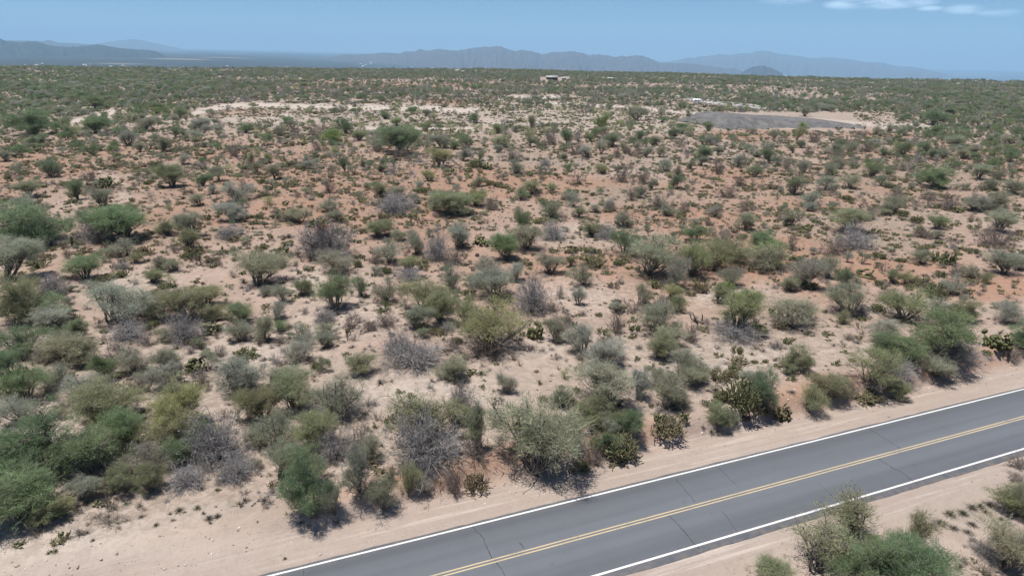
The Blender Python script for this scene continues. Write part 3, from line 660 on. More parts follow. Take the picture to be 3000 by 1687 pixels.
tile(1500, 1100, 2.468, '''150,700,600,520,mT 690,240,430,330,sT 340,260,230,170,g 510,320,170,120,n 660,370,330,230,o 820,430,190,170,b 700,430,180,130,g 650,560,230,200,b 770,640,230,190,c 600,670,190,140,n 470,640,190,240,n 490,700,140,60,c 880,300,150,80,d 900,200,200,200,s 1030,100,200,160,g 1110,240,270,230,g 1230,250,150,120,g 1055,340,80,50,c 1130,350,120,60,n 1235,350,90,60,c 1120,500,210,140,c 1500,50,150,90,c 1600,20,70,60,c 1270,80,260,150,g 1490,370,210,170,o 1650,340,250,240,c 1600,370,90,90,d 1810,230,240,280,b 1760,130,180,150,s 1510,200,120,80,c 1440,430,50,50,f 1490,430,80,45,f 1800,310,130,60,c 1470,130,90,60,f 330,810,100,40,w''')
tile(2250, 1100, 2.468, '''290,250,240,200,yT 90,330,160,110,c 470,150,280,150,o 940,170,200,140,o 700,200,200,80,c 580,160,160,100,n 1190,50,260,120,g 610,1160,400,310,oP 1020,1260,260,290,oP 620,1520,520,420,b 1000,1540,500,380,b 830,1400,420,300,b 560,1420,300,180,d 870,1440,180,100,d 330,1400,540,340,oP 30,1480,260,160,o 1680,1400,480,340,g 1560,1330,200,120,d 1800,680,160,110,n 1790,770,150,60,n 1760,960,300,180,o 1850,1060,200,250,g 1310,1020,90,60,f 1240,1080,80,50,f 1400,1010,80,50,f 1470,970,80,50,f 1180,1105,110,45,f 1470,1090,80,40,f 1340,1115,70,40,f 1440,1145,80,40,f 1530,960,80,50,f 1600,950,70,50,f 1680,1050,70,40,f 1570,1000,80,40,f 170,130,60,30,f''')
tile(0, 600, 2.899, '''170,380,620,300,b 400,330,280,190,g 60,640,480,340,sT 130,1010,440,400,oT 450,790,280,170,d 740,150,170,110,b 1060,290,470,280,b 860,330,320,200,d 520,340,200,90,d 1090,440,230,160,s 1140,505,130,90,o 1000,450,150,80,n 1405,275,210,150,o 1640,260,280,200,gT 1600,400,200,180,o 1650,420,150,70,c 1950,300,230,110,d 1990,150,250,160,s 735,630,300,200,bT 1040,555,140,80,d 1340,570,150,130,g 1500,560,180,110,g 1290,680,200,120,o 900,650,160,50,c 1000,625,100,40,c 400,465,120,45,c 2170,690,480,270,gT 960,1000,600,340,sT 1080,1170,300,160,d 780,760,180,110,g 1230,960,220,150,g 1330,980,240,160,g 1590,960,420,270,oT 1760,860,280,160,o 1790,980,220,130,o 1570,1190,340,240,d 1785,1110,150,100,c 1660,1210,220,90,n 2060,990,240,120,b 2040,1160,260,160,g 440,960,330,220,b 400,1090,340,200,s 580,1200,330,230,b 220,1270,380,250,b 480,1350,420,260,g 720,1380,380,260,g 90,1440,260,220,b 870,1449,260,220,b 1160,1430,280,220,s 1400,1440,240,200,g 1250,1210,160,100,n 1440,1170,170,110,g 1265,1060,80,60,o 1680,1430,180,110,c 2090,1300,150,80,c 1860,1290,130,90,n 1310,760,90,35,c 1400,720,120,40,c 550,640,90,35,c 1690,520,150,90,k 1860,520,90,70,n''')  # one dead bush doubles as the dark shadow below the large pale bush
tile(750, 600, 2.899, '''310,150,140,130,g 380,155,220,120,g 690,150,160,90,g 640,60,180,100,g 30,120,60,40,c 1030,265,220,100,o 1200,320,150,90,g 1360,430,160,210,s 1130,490,240,170,s 1010,510,100,110,n 1310,570,210,130,y 1310,650,250,110,d 1540,490,230,240,d 1710,380,200,210,s 1690,520,210,130,n 1650,750,200,250,g 1150,90,260,160,d 1690,90,330,130,oT 1420,180,70,90,k 1320,150,60,50,k 2130,470,240,210,b 1920,350,180,35,c 225,535,80,80,c 690,590,330,140,s 860,535,70,70,c 680,890,320,300,bT 900,790,150,190,b 1110,830,230,210,g 415,790,180,140,o 80,790,130,90,g 240,830,170,150,g 1420,900,420,270,o 1570,1000,260,260,oT 1350,1090,260,200,g 1540,1110,130,60,c 1620,1080,150,80,d 1110,590,80,60,c 1040,600,100,50,n 1960,600,230,160,s 2060,800,420,260,s 1880,720,160,120,o 800,1070,150,120,n 970,1080,170,110,n 1110,1050,190,130,n 870,1010,70,60,n 590,1010,180,130,d 600,1130,200,140,g 620,1240,230,150,g 170,1000,180,150,s 190,1090,180,90,b 80,1190,200,230,g 370,1230,250,200,s 340,1370,280,170,s 210,1190,140,80,n 775,1150,80,80,k 1200,1290,200,200,d 1340,1400,520,230,d 900,1430,240,180,o 960,1240,100,50,w 1665,1260,150,120,n 1700,1190,90,60,c 520,1400,100,60,c 2000,1200,620,400,yT 1980,1320,480,180,n 1800,1050,260,260,y 280,290,100,50,f 430,330,90,40,f''')
tile(1500, 600, 2.899, '''80,230,170,190,b 130,370,300,200,gT 340,140,200,150,g 340,310,230,150,d 570,110,130,90,o 830,65,90,80,n 960,195,180,130,g 700,75,120,60,s 1310,100,170,110,g 1455,65,130,90,n 1235,40,110,80,n 650,280,200,110,o 800,300,200,110,d 950,420,240,210,b 1550,310,220,110,b 1660,180,90,60,n 1975,235,220,150,g 1760,360,200,150,n 1740,110,150,100,s 1970,60,110,80,n 1160,600,480,320,gT 1510,600,300,290,y 1700,600,460,270,y 1880,520,260,160,g 1395,440,100,90,k 2110,430,240,200,b 2110,590,320,220,g 1850,680,250,150,g 1350,740,260,250,s 1330,800,200,110,y 1600,750,150,90,c 1520,775,80,40,c 500,410,130,50,c 350,410,90,40,c 330,590,230,170,gT 510,520,120,90,oT 690,530,190,90,c 910,520,110,50,c 960,460,90,50,c 610,700,250,190,g 40,670,160,150,s 180,950,330,320,d 410,800,80,110,n 560,855,150,160,s 350,920,160,90,n 1085,840,180,190,gT 1270,890,150,110,d 1410,930,160,150,y 910,920,110,70,c 740,950,70,30,c 590,950,90,50,n 1205,1110,360,250,gT 880,1110,160,180,n 1640,1015,110,50,n 1745,850,150,170,o 1810,780,150,110,B 1910,1100,480,350,yT 1900,1170,420,150,d 1510,1180,160,150,n 200,1150,150,150,c 370,1210,250,210,g 600,1270,300,270,sT 760,1240,150,120,n 740,1430,400,260,s 470,1040,150,110,n 1240,1300,250,190,o 1440,1449,400,250,g 1320,1190,260,120,g 1945,1365,80,75,f 1880,1440,100,70,c 2060,1350,60,30,c 2150,1345,60,30,c 460,110,30,25,f''')  # wide low dead bush under a palo verde stands in for its ground shadow
tile(2250, 600, 2.899, '''215,180,200,150,gT 110,140,90,70,n 340,60,120,80,s 700,220,300,160,o 720,380,300,190,dT 860,130,150,120,n 1010,90,170,110,g 1140,105,90,60,c 780,50,60,60,k 1420,210,190,120,b 1300,290,160,90,n 1430,290,120,80,g 1260,160,90,60,c 560,430,240,150,n 190,390,130,130,n 1530,50,160,80,n 1740,60,230,100,s 1920,60,250,100,g 1950,230,260,180,gT 1930,370,300,160,n 1290,500,150,120,g 1510,470,60,60,k 60,560,330,210,y 280,720,400,260,s 500,620,220,180,g 150,750,180,130,g 350,720,130,60,c 660,720,200,180,b 690,920,360,270,gT 640,1030,150,120,o 790,960,150,100,d 1035,665,130,130,o 1160,670,140,110,y 935,690,70,50,c 1300,700,160,80,c 1400,800,170,130,c 1550,770,220,170,s 1690,760,90,50,c 1590,610,110,110,n 1730,640,200,120,g 1820,670,150,90,o 2010,590,300,200,gT 2130,560,150,120,g 1460,620,90,60,c 1150,970,420,270,y 1000,850,200,150,n 920,915,120,70,c 180,1020,400,260,gT 330,970,160,120,o 780,1055,90,50,k 1000,1150,300,190,s 690,1155,120,60,n 1165,1165,50,30,f 990,1280,330,130,b 1200,1350,330,180,b 840,1540,420,330,yT 1100,1470,260,130,d 1420,950,260,120,s 1500,1290,500,390,bT 1600,1380,380,160,d 1700,990,260,190,o 2050,890,140,80,g 2020,1010,270,160,s 2140,1200,300,200,b 1930,1250,260,140,c 2060,1350,160,100,n 1350,1440,200,160,n 240,1400,260,220,o 140,1370,160,100,n 150,1449,150,70,g 160,1185,90,50,c 75,1225,130,70,n 1850,1290,90,40,c 1370,370,90,30,c 1740,410,100,40,c 940,460,110,50,c 1440,480,80,40,c 1130,490,100,35,c''')
tile(0, 280, 2.576, '''1310,690,210,160,oT 720,455,130,85,b 390,620,150,130,b 590,790,150,150,b 780,850,160,150,gT 180,876,180,130,s 220,760,200,110,g 1530,690,120,90,b 975,380,170,120,sT 280,300,320,110,b 240,385,130,70,b 330,360,110,60,b 510,330,110,110,b 720,290,200,110,b 1355,175,150,60,b 1540,265,140,90,s 720,105,160,60,b 1180,135,130,60,b 2510,370,150,110,B 1110,275,170,90,g 2070,630,140,110,gT 2490,740,90,120,nT 2500,860,90,100,n 1780,820,260,110,s 1500,830,130,90,g 1000,876,110,50,b 1230,430,100,110,g 50,500,110,80,g 1770,465,120,90,n 2170,240,90,80,b 680,650,110,80,n 880,480,50,45,y 1320,320,110,80,b 1850,290,120,70,b 2110,310,90,70,g 2220,310,90,80,n 2400,330,120,90,n 1060,425,90,70,g 1170,545,90,50,c 1535,560,90,60,n 1905,520,60,80,y 2030,510,70,70,y 2400,425,80,70,n 2540,440,60,70,g 150,555,90,50,s 1845,715,80,70,n 2010,760,110,60,n 1610,750,80,60,s 1450,745,50,40,n 1040,740,50,40,k 1180,210,90,50,g''')
tile(1000, 280, 2.576, '''470,440,330,180,b 500,340,200,80,b 40,290,140,120,b 130,340,120,60,b 470,470,160,70,n 760,400,160,90,g 750,540,180,140,yT 1240,400,160,95,o 1280,500,190,90,n 1310,610,130,110,g 1580,375,130,110,n 1700,370,100,110,b 1980,270,110,110,B 2220,190,170,60,g 2050,390,130,100,b 1430,260,80,100,o 1030,695,130,80,o 1440,740,150,100,o 1350,780,140,80,b 1580,725,110,60,o 1730,800,140,90,g 870,876,240,130,oT 1010,840,180,120,y 695,868,90,120,gT 420,780,160,100,g 280,770,130,100,o 440,870,280,110,d 560,820,100,80,g 600,700,80,40,s 650,650,100,80,y 2110,660,140,110,nT 2280,670,130,100,nT 2240,780,110,100,g 2190,800,80,90,n 2340,715,80,80,g 2400,860,160,110,n 2450,580,110,90,s 1970,595,120,70,y 1720,575,80,60,b 1500,600,60,50,n 1540,535,90,50,d 1685,495,70,60,g 2030,876,100,80,s 1550,876,120,90,b 30,580,90,110,b 270,430,90,50,n 400,495,50,60,n 330,180,110,60,b 420,230,90,60,y 650,270,110,60,y 530,140,90,40,b 640,160,80,50,g 1000,210,70,70,b 1180,290,70,70,y 1420,330,70,60,y 1320,280,70,50,g 1880,345,80,60,b 1960,440,90,90,g 1770,450,120,90,n 1850,470,110,90,s 2070,470,70,80,n 2140,440,80,80,g 2240,420,80,70,g 2300,470,100,80,s 2400,465,90,80,g 2490,330,110,80,b 950,380,130,60,b 850,410,80,60,b 1040,500,90,80,g 920,500,80,90,s 1020,550,110,60,c 1100,560,100,50,c 960,580,70,30,c 600,740,110,40,c 1120,680,60,40,c 1180,690,80,40,c 180,700,50,40,n 2490,700,70,60,g 2540,610,80,80,g 160,540,70,60,g 290,580,100,50,o 1130,870,120,90,n 2250,350,110,80,b 2350,380,110,70,g''')
tile(2000, 280, 2.576, '''330,775,150,80,n 430,690,90,80,n 840,750,120,140,oT 970,840,160,100,s 540,615,140,90,b 420,550,110,100,s 265,600,70,100,n 650,520,120,110,b 910,590,130,100,g 1090,610,150,90,g 1180,555,130,90,g 1420,620,170,120,b 1240,700,160,80,g 1930,700,260,120,b 1600,795,120,100,n 1860,795,130,70,n 2000,870,160,100,nT 2230,635,180,100,gT 2360,640,120,80,g 2290,720,160,70,g 2490,750,170,80,g 1660,460,180,110,b 1840,430,150,80,b 1160,410,120,70,b 1260,440,110,80,g 1390,430,130,80,n 1510,460,110,70,b 140,490,160,90,b 1965,480,90,80,g 190,275,110,70,b 860,340,110,100,y 890,250,80,50,B 690,330,90,70,g 990,360,120,80,n 1880,230,180,70,b 1910,300,110,70,b 920,160,110,70,g 2070,390,140,80,g 2470,370,120,70,g 1650,570,130,80,n 1340,865,50,50,k 1600,876,200,70,g 2200,870,160,80,s 2330,860,110,70,g 780,560,90,80,n 140,355,100,60,b 250,350,90,60,b 60,300,110,60,y 480,430,90,60,g 560,470,90,60,s 830,440,70,60,g 890,400,80,60,g 950,460,100,60,n 1360,310,80,50,n 1460,300,80,70,g 1550,280,80,70,g 1100,300,70,40,g 2100,480,90,70,g 2200,460,100,80,g 2340,450,110,70,g 2480,470,100,70,b 2020,590,60,30,n 1740,560,80,50,g 1540,700,80,40,o 740,730,60,40,n 1230,790,90,40,c 1130,830,60,30,c 680,710,80,40,c 240,870,120,60,c 2140,720,90,50,g 1770,640,80,60,s 60,560,70,60,g 1130,740,60,50,n 1020,750,60,50,n''')
COLR = {'g': (.355, .37, .26), 's': (.41, .425, .34), 'o': (.325, .34, .195), 'b': (.225, .30, .155), 'y': (.37, .395, .20), 'B': (.25, .36, .11), 'm': (.36, .40, .27)}
NAME = {'g': ('mesquite_shrub', 'greyish mesquite bush', 'mesquite'), 's': ('sage_shrub', 'pale silvery green bush', 'bush'), 'o': ('mesquite_shrub', 'olive green mesquite bush', 'mesquite'),
        'b': ('mesquite_shrub', 'fresh green mesquite bush', 'mesquite'), 'y': ('palo_verde', 'yellowish palo verde bush', 'palo verde'), 'B': ('palo_verde', 'bright lime green bush', 'palo verde'),
        'm': ('palo_verde', 'large rounded grey-green tree', 'palo verde'), 'd': ('bare_shrub', 'bare grey dead bush', 'dead bush'), 'n': ('twiggy_shrub', 'brown leafless bush', 'twiggy bush'),  # dead bush also covers those that stand in for ground shadow
        'c': ('cholla_clump', 'olive cholla cactus clump', 'cactus'), 'k': ('cholla_skeleton', 'dark branching cholla skeleton', 'cactus'), 'w': ('fallen_branches', 'heap of fallen grey branches', 'fallen wood'), 'f': ('dry_tuft', 'small dry brown tuft', 'tuft')}
GRP = {'mesquite_shrub': 'mesquite bushes on the desert flat', 'sage_shrub': 'pale bushes on the desert flat', 'palo_verde': 'yellow-green palo verdes', 'bare_shrub': 'dead grey bushes', 'twiggy_shrub': 'leafless brown bushes', 'cholla_clump': 'low cactus clumps', 'cholla_skeleton': 'dark cholla skeletons', 'fallen_branches': 'fallen branches', 'dry_tuft': 'dry tufts on bare sand'}
ENT = []
for ox, oy, sc, txt in TILES:
    for e in txt.split():
        a = e.split(','); X, Y, W_, H_ = (float(v) for v in a[:4]); k = a[4]
        ENT.append([ox + X / sc, oy + Y / sc, W_ / sc, H_ / sc, k[0], k[1:] or ''])
rnd = random.Random(11)
PLANTS = []       # name, px, py, kind, object
OCC = []          # occupied discs for the scatter
for px, py, wp, hp, k, sty in ENT:
    wp *= 1.15; hp *= 1.07
    q, mpp = at(px, py)
    D = math.hypot(q[0], q[1]); th = math.atan2(H - q[2], D)
    W_ = wp * mpp; need = hp * mpp
    Hm = (need * 1.06 - .26 * W_ * math.sin(th)) / math.cos(th)
    Hm = max(Hm, .30 * W_)
    if k in 'gsobyBm':
        ty = sty if sty and sty in ('T', 'P') else ('R' if rnd.random() < .72 or wp < 40 else 'T')
        if (k == 'm' or k in 'bBo' and wp > 85) and sty != 'P': ty = 'G'
        Hm = max(Hm, .56 * W_)
    else: ty = {'d': 'D', 'n': 'N', 'c': 'C', 'k': 'K', 'w': 'W', 'f': 'F'}[k]
    if k == 'w': Hm = min(Hm, .25 * W_)
    back = 0.0 if ty in 'TPKG' else .26 * W_
    x, y = q[0] + q[0] / D * back, q[1] + q[1] / D * back; z = float(hgt(x, y)) - .03
    s_ = float(rs(x, y))
    i = rnd.randrange(NV[ty]); rz = rnd.uniform(0, 2 * math.pi)
    if ty in 'DNCWF': sc3 = (W_, W_ * rnd.uniform(.85, 1.1), Hm)
    else: sc3 = (W_, W_ * rnd.uniform(.9, 1.1), Hm)
    nm, desc, cat = NAME[k]
    if ty in ARCH:
        bm_, fm_ = proto(ty, i)
        o = empty(nm, (x, y, z)); b = bpy.data.objects.new('branches', bm_); f = bpy.data.objects.new('foliage', fm_)
        for c_ in (b, f): COL.objects.link(c_); c_.parent = o
        j = [rnd.uniform(.93, 1.07) for _ in range(3)]
        v = rnd.uniform(.85, 1.12); c0 = COLR[k]; f.color = (c0[0] * v * j[0], c0[1] * v, c0[2] * v * j[2], 1)
    else:
        o = bpy.data.objects.new(nm, proto(ty, i)); COL.objects.link(o); o.location = (x, y, z)
    o.rotation_euler = (0, 0, rz); o.scale = sc3
    o['category'] = cat; o['group'] = GRP[nm]
    PLANTS.append([nm, px, py, wp, hp, k, o, desc]); OCC.append((x, y, W_ * .45))
OCC = np.array(OCC)

# labels: kind and look first, then where it stands
def ordw(i): return ['first', 'second', 'third', 'fourth', 'fifth', 'sixth', 'seventh', 'eighth', 'ninth', 'tenth', 'eleventh', 'twelfth'][i]
def zone(px, py):
    x, y = px / 3000, py
    if y > 1180 and px > 2380 and (py > 1400 or px > 2900): row = 'below the road'
    elif px > 2200 and py > 1480: row = 'below the road'
    elif y > 1290 - max(0, px - 1300) * .12: row = 'nearest the road'
    elif y > 1100: row = 'in foreground sand'
    elif y > 980: row = 'behind the foreground'
    elif y > 870: row = 'on mid pale sand'
    elif y > 780: row = 'in middle belt'
    elif y > 700: row = 'behind middle belt'
    elif y > 630: row = 'near red soil'
    elif y > 560: row = 'on red flat'
    elif y > 500: row = 'behind red flat'
    elif y > 450: row = 'in far grey belt'
    elif y > 400: row = 'before pale clearing'
    else: row = 'around pale clearing'
    cols = ['far left', 'left of centre', 'centre', 'right of centre', 'far right']
    return row, cols[min(4, int(x * 5))]
cells = {}
for p in PLANTS:
    row, col = zone(p[1], p[2]); cells.setdefault((p[7], row, col), []).append(p)
for (desc, row, col), ps in cells.items():
    ps.sort(key=lambda p: p[1])
    if len(ps) == 1: ps[0][6]['label'] = f'{desc} {row}, {col}'
    else:
        names = ['leftmost'] + [ordw(i) + ' from left' for i in range(1, len(ps) - 1)] + ['rightmost']
        for n_, p in zip(names, ps): p[6]['label'] = f'{n_} {desc} {row}, {col}'

# ---------------------------------------------------------------- single plants of note
def lathe(P, R, n=18, rib=.0, ribs=9, m=0):
    mb = MB(); P = np.array(P, float); th = np.arange(n) * 2 * math.pi / n; V = []
    for p, r in zip(P, R):
        rr = r * (1 + rib * np.cos(th * ribs)); V.append(np.column_stack([p[0] + rr * np.cos(th), p[1] + rr * np.sin(th), np.full(n, p[2])]))
    V.append(P[-1][None] + np.array([[0, 0, R[-1] * .3]])); V = np.vstack(V); k = len(P)
    i = np.arange(k - 1)[:, None] * n; j = np.arange(n)[None]; j2 = (j + 1) % n
    Q = np.stack([i + j, i + j2, i + n + j2, i + n + j], -1).reshape(-1, 4)
    T = [((k - 1) * n + q, (k - 1) * n + (q + 1) % n, k * n) for q in range(n)]
    mb.add(V, T, Q, m); return mb
def spines(mb, V0, m=1): pass
def barrel(px, py, hp, wp, lean, label):
    q, mpp = at(px, py); h = hp * mpp * 1.02; r = wp * mpp / 2
    z = np.linspace(0, 1, 14); R = r * np.minimum(1, (1 - z ** 5) ** .5 * (.90 + .12 * np.sin(z * math.pi))); R[-1] = r * .15
    P = np.column_stack([z ** 1.4 * lean * h, z * 0, z * h - .04]); mb = lathe(P, R, 36, .10, 12)
    # spine clusters along the ribs
    rng = np.random.default_rng(int(px)); C = []; D = []
    for k_ in range(12):
        a = k_ * 2 * math.pi / 12
        for zi in np.linspace(.06, .96, 16):
            rr = np.interp(zi, z, R) * 1.10; c = np.array([np.interp(zi, z, P[:, 0]) + rr * math.cos(a), rr * math.sin(a), zi * h - .04])
            for _ in range(4): C.append(c); D.append([math.cos(a) * 1.2, math.sin(a) * 1.2, .4])
    V, T = slivers(rng, np.array(C), 1, r * .22, r * .035, np.array(D)); mb.add(V, T, None, 1)
    o = mb.build('barrel_cactus', [M['barrel'], M['spine']]); o.location = (q[0], q[1], q[2])
    return tag(o, label, 'cactus', 'barrel cacti')
M['spine'] = simple('spines', (.26, .17, .14), .8, .3, 10)
barrel(798, 1117, 30, 15, .22, 'tall dark barrel cactus leaning right in the foreground sand')
barrel(1398, 751, 10, 11, 0, 'round dark barrel cactus on bare sand, farther of the centre pair')
barrel(1386, 794, 12, 12, 0, 'round reddish barrel cactus on bare sand, nearer of the centre pair')
barrel(1315, 642, 10, 9, 0, 'small dark barrel cactus by an olive bush near red soil')
barrel(2184, 1227, 13, 26, .1, 'wide brown barrel cactus under the green cactus thicket by the bank')
def saguaro(px, py, hp, wp, label, arms=()):
    q, mpp = at(px, py); h = hp * mpp; r = wp * mpp / 2
    z = np.linspace(0, 1, 12); R = r * (.75 + .35 * z - .3 * z ** 3) * np.minimum(1, (1 - z ** 8) ** .5); R[-1] = r * .2
    mb = lathe(np.column_stack([z * 0, z * 0, z * h]), R, 24, .12, 10)
    for side, z0, z1 in arms:
        P = np.array([[0, 0, z0], [side * .5, 0, z0 + .05], [side * .8, 0, z0 + .4], [side * .85, 0, z1]]) * np.array([r * 4, 1, 1]) ; P[:, 2] = np.array([z0, z0 + .02, z0 + .10, z1]) * h
        mb.tube(P, [r * .5, r * .6, r * .6, r * .35], 8, 0, True)
    o = mb.build('saguaro', [M['saguaro']]); o.location = (q[0], q[1], q[2] - .05); return tag(o, label, 'cactus', 'saguaros')
saguaro(213, 722, 33, 9, 'short green saguaro standing in front of the bushes at far left')
saguaro(273, 714, 14, 4, 'thin dark saguaro stub beside the dead grey bush at far left')
saguaro(652, 734, 16, 4, 'thin dark saguaro stub on open sand left of centre')
q, mpp = at(2042, 961); hh = 44 * mpp
mb = MB()
for pts in (((0, 0), (0, .33), (.02, .42)), ((.01, .38), (-.25, .48), (-.47, .68), (-.55, .97)), ((.01, .42), (-.17, .60), (-.28, .85), (-.40, 1.12)), ((.02, .36), (.22, .45), (.30, .62), (.27, .95), (.20, 1.0))):
    pts = np.array(pts) * hh; t = np.linspace(0, 1, 14); s_ = np.linspace(0, 1, len(pts))
    P = np.column_stack([np.interp(t, s_, pts[:, 0]), .05 * np.sin(t * 5), np.interp(t, s_, pts[:, 1])]); P[1:-1] = (P[:-2] + 2 * P[1:-1] + P[2:]) / 4
    mb.tube(P, np.linspace(.045, .032, 14) * hh / 1.1, 6, 0, True)
o = mb.build('cholla_skeleton', [M['cactus_dead']]); o.location = q
tag(o, 'dark three armed cholla cactus skeleton with upcurved arms on bare sand', 'cactus')
# the big bare mesquite with mistletoe
q, mpp = at(953, 757)
root = empty('bare_mesquite', (q[0], q[1] + .5, q[2] - .03)); W_ = 178 * mpp; H_ = 100 * mpp
big = dead(4242, 150, .5, .0050, 8, .13, 5200, False)
b = big.build('branches', [M['dead']]); b.parent = root; b.scale = (W_, W_ * .8, H_)
mb = MB(); rng = np.random.default_rng(5)
for s_ in (-1, -.5, 0.1, .6, 1):
    P, _ = wander(rng, np.array([0, 0, -.1]), np.array([s_ * .7, rng.normal(0, .2), 1.]), H_ * 1.0, 9, .18, .05); mb.tube(P, np.linspace(.20, .05, 10), 7)
t_ = mb.build('trunk', [M['cactus_dead']]); t_.parent = root
C = rng.normal(0, 1, (2200, 3)) * np.array([.42, .4, .5]) + np.array([-.35, 0, H_ * .80]); V, T = slivers(rng, C, 1, .22, .045)
ms = mk('mistletoe', V, T, None, [M['mistle']], parent=root); ms['label'] = 'reddish brown clump of mistletoe in the crown'
tag(root, 'large spreading bare grey mesquite with a reddish mistletoe clump on top', 'dead tree')
OCC = np.vstack([OCC, [q[0], q[1], W_ * .4]])

# ---------------------------------------------------------------- scatter (what nobody could count)
stuffcol = bpy.data.collections.new('scatter_sources')   # not linked to the scene: only instanced
def source(name, mb, mats):
    o = mb.build(name, mats, link=False); stuffcol.objects.link(o); return o
SRC = []
def lod(seed, tree, leafm, n=1300, ln=.12, wd=.014):
    br, V, T, sc = shrub(seed, tree, n, ln, wd, .3, 5, False); br.V = [v * sc for v in br.V]; br.add(V, T, None, 1)
    return source('a%02d' % len(SRC), br, [M['bark'], M[leafm]])
for j, (lm, tr_) in enumerate((('mesq', 0), ('mesq', 1), ('mesq', 1), ('green', 0), ('green', 1), ('sage', 0), ('sage', 1), ('yell', 0))): SRC.append(lod(1000 + j, bool(tr_), lm))
for j in range(2): SRC.append(source('b%02d' % j, dead(1100 + j, 22, .5, .010, 4, .18, 500, False), [M['brown']]))
SRC.append(source('b09', dead(1105, 40, .5, .008, 4, .18, 700), [M['dead']]))
NSH = len(SRC)
for j in range(2): SRC.append(source('c%02d' % j, cholla(1200 + j, 26, 3, .2, .032), [M['cactus']]))
SRC.append(source('c05', pads(1207, 14), [M['cactus']]))
for j in range(2): SRC.append(source('d%02d' % j, tuft(1300 + j, 60, .55, .08), [M['tuft']]))
SRC.append(source('d05', tuft(1305, 50, .6, .05), [M['drygrass']]))
def rockmb(seed):
    rng = np.random.default_rng(seed); mb = MB()
    V = rng.normal(0, 1, (14, 3)); V /= np.linalg.norm(V, axis=1)[:, None]; V *= np.array([.5, .4, .3])
    import bmesh
    bm = bmesh.new(); vs = [bm.verts.new(v) for v in V]; bmesh.ops.convex_hull(bm, input=vs); bm.verts.ensure_lookup_table()
    for i, v in enumerate(bm.verts): v.index = i
    VV = [tuple(v.co) for v in bm.verts]; T = [[v.index for v in f.verts] for f in bm.faces if len(f.verts) == 3]; bm.free(); mb.add(VV, T); return mb
for j in range(3): SRC.append(source('e%02d' % j, rockmb(40 + j), [M['rock']]))
idx_of = {o.name: i for i, o in enumerate(sorted(stuffcol.objects, key=lambda o: o.name))}
def scatter(name, P, sc, rot, idx, label, cat):
    me = bpy.data.meshes.new(name); me.vertices.add(len(P)); me.vertices.foreach_set('co', np.asarray(P, np.float32).ravel())
    a = me.attributes.new('scl', 'FLOAT_VECTOR', 'POINT'); a.data.foreach_set('vector', np.asarray(sc, np.float32).ravel())
    a = me.attributes.new('rot', 'FLOAT_VECTOR', 'POINT'); a.data.foreach_set('vector', np.asarray(rot, np.float32).ravel())
    a = me.attributes.new('pick', 'INT', 'POINT'); a.data.foreach_set('value', np.asarray(idx, np.int32))
    o = bpy.data.objects.new(name, me); COL.objects.link(o)
    ng = bpy.data.node_groups.new(name, 'GeometryNodeTree')
    ng.interface.new_socket('Geometry', in_out='INPUT', socket_type='NodeSocketGeometry'); ng.interface.new_socket('Geometry', in_out='OUTPUT', socket_type='NodeSocketGeometry')
    gi = ng.nodes.new('NodeGroupInput'); go = ng.nodes.new('NodeGroupOutput'); ip = ng.nodes.new('GeometryNodeInstanceOnPoints'); ci = ng.nodes.new('GeometryNodeCollectionInfo')
    ci.inputs['Collection'].default_value = stuffcol; ci.inputs['Separate Children'].default_value = True; ci.inputs['Reset Children'].default_value = True
    def na(nm, dt):
        n = ng.nodes.new('GeometryNodeInputNamedAttribute'); n.data_type = dt; n.inputs[0].default_value = nm; return [q for q in n.outputs if q.enabled][0]
    ng.links.new(gi.outputs[0], ip.inputs['Points']); ng.links.new(ci.outputs[0], ip.inputs['Instance']); ip.inputs['Pick Instance'].default_value = True
    ng.links.new(na('pick', 'INT'), ip.inputs['Instance Index']); ng.links.new(na('rot', 'FLOAT_VECTOR'), ip.inputs['Rotation']); ng.links.new(na('scl', 'FLOAT_VECTOR'), ip.inputs['Scale'])
    ng.links.new(ip.outputs[0], go.inputs[0])
    md = o.modifiers.new('scatter', 'NODES'); md.node_group = ng
    return tag(o, label, cat, kind='stuff')
NRM = {}
for o in SRC:
    v = np.empty(len(o.data.vertices) * 3, np.float32); o.data.vertices.foreach_get('co', v); NRM[o.name] = 1
rng = np.random.default_rng(77)
def candidates(n, r0, r1, power=1.0):
    """uniform per area inside the wedge"""
    r = np.sqrt(rng.uniform(r0 ** 2, r1 ** 2, n)); a = rng.uniform(math.radians(-47), math.radians(47), n)
    x, y = r * np.sin(a), r * np.cos(a); return x, y, r, a
def clear_mask(x, y, z):
    """1 where plants may stand; 0 on tracks, mound, road"""
    z1, z2 = zone_colours(x, y, z); return z1, z2
def blobs(px, py, lst, base):
    d = np.full_like(px, base)
    for cx, cy, rx, ry, v in lst:
        f = np.clip(1.3 - np.hypot((px - cx) / rx, (py - cy) / ry), 0, 1); d = d * (1 - f) + v * f
    return d
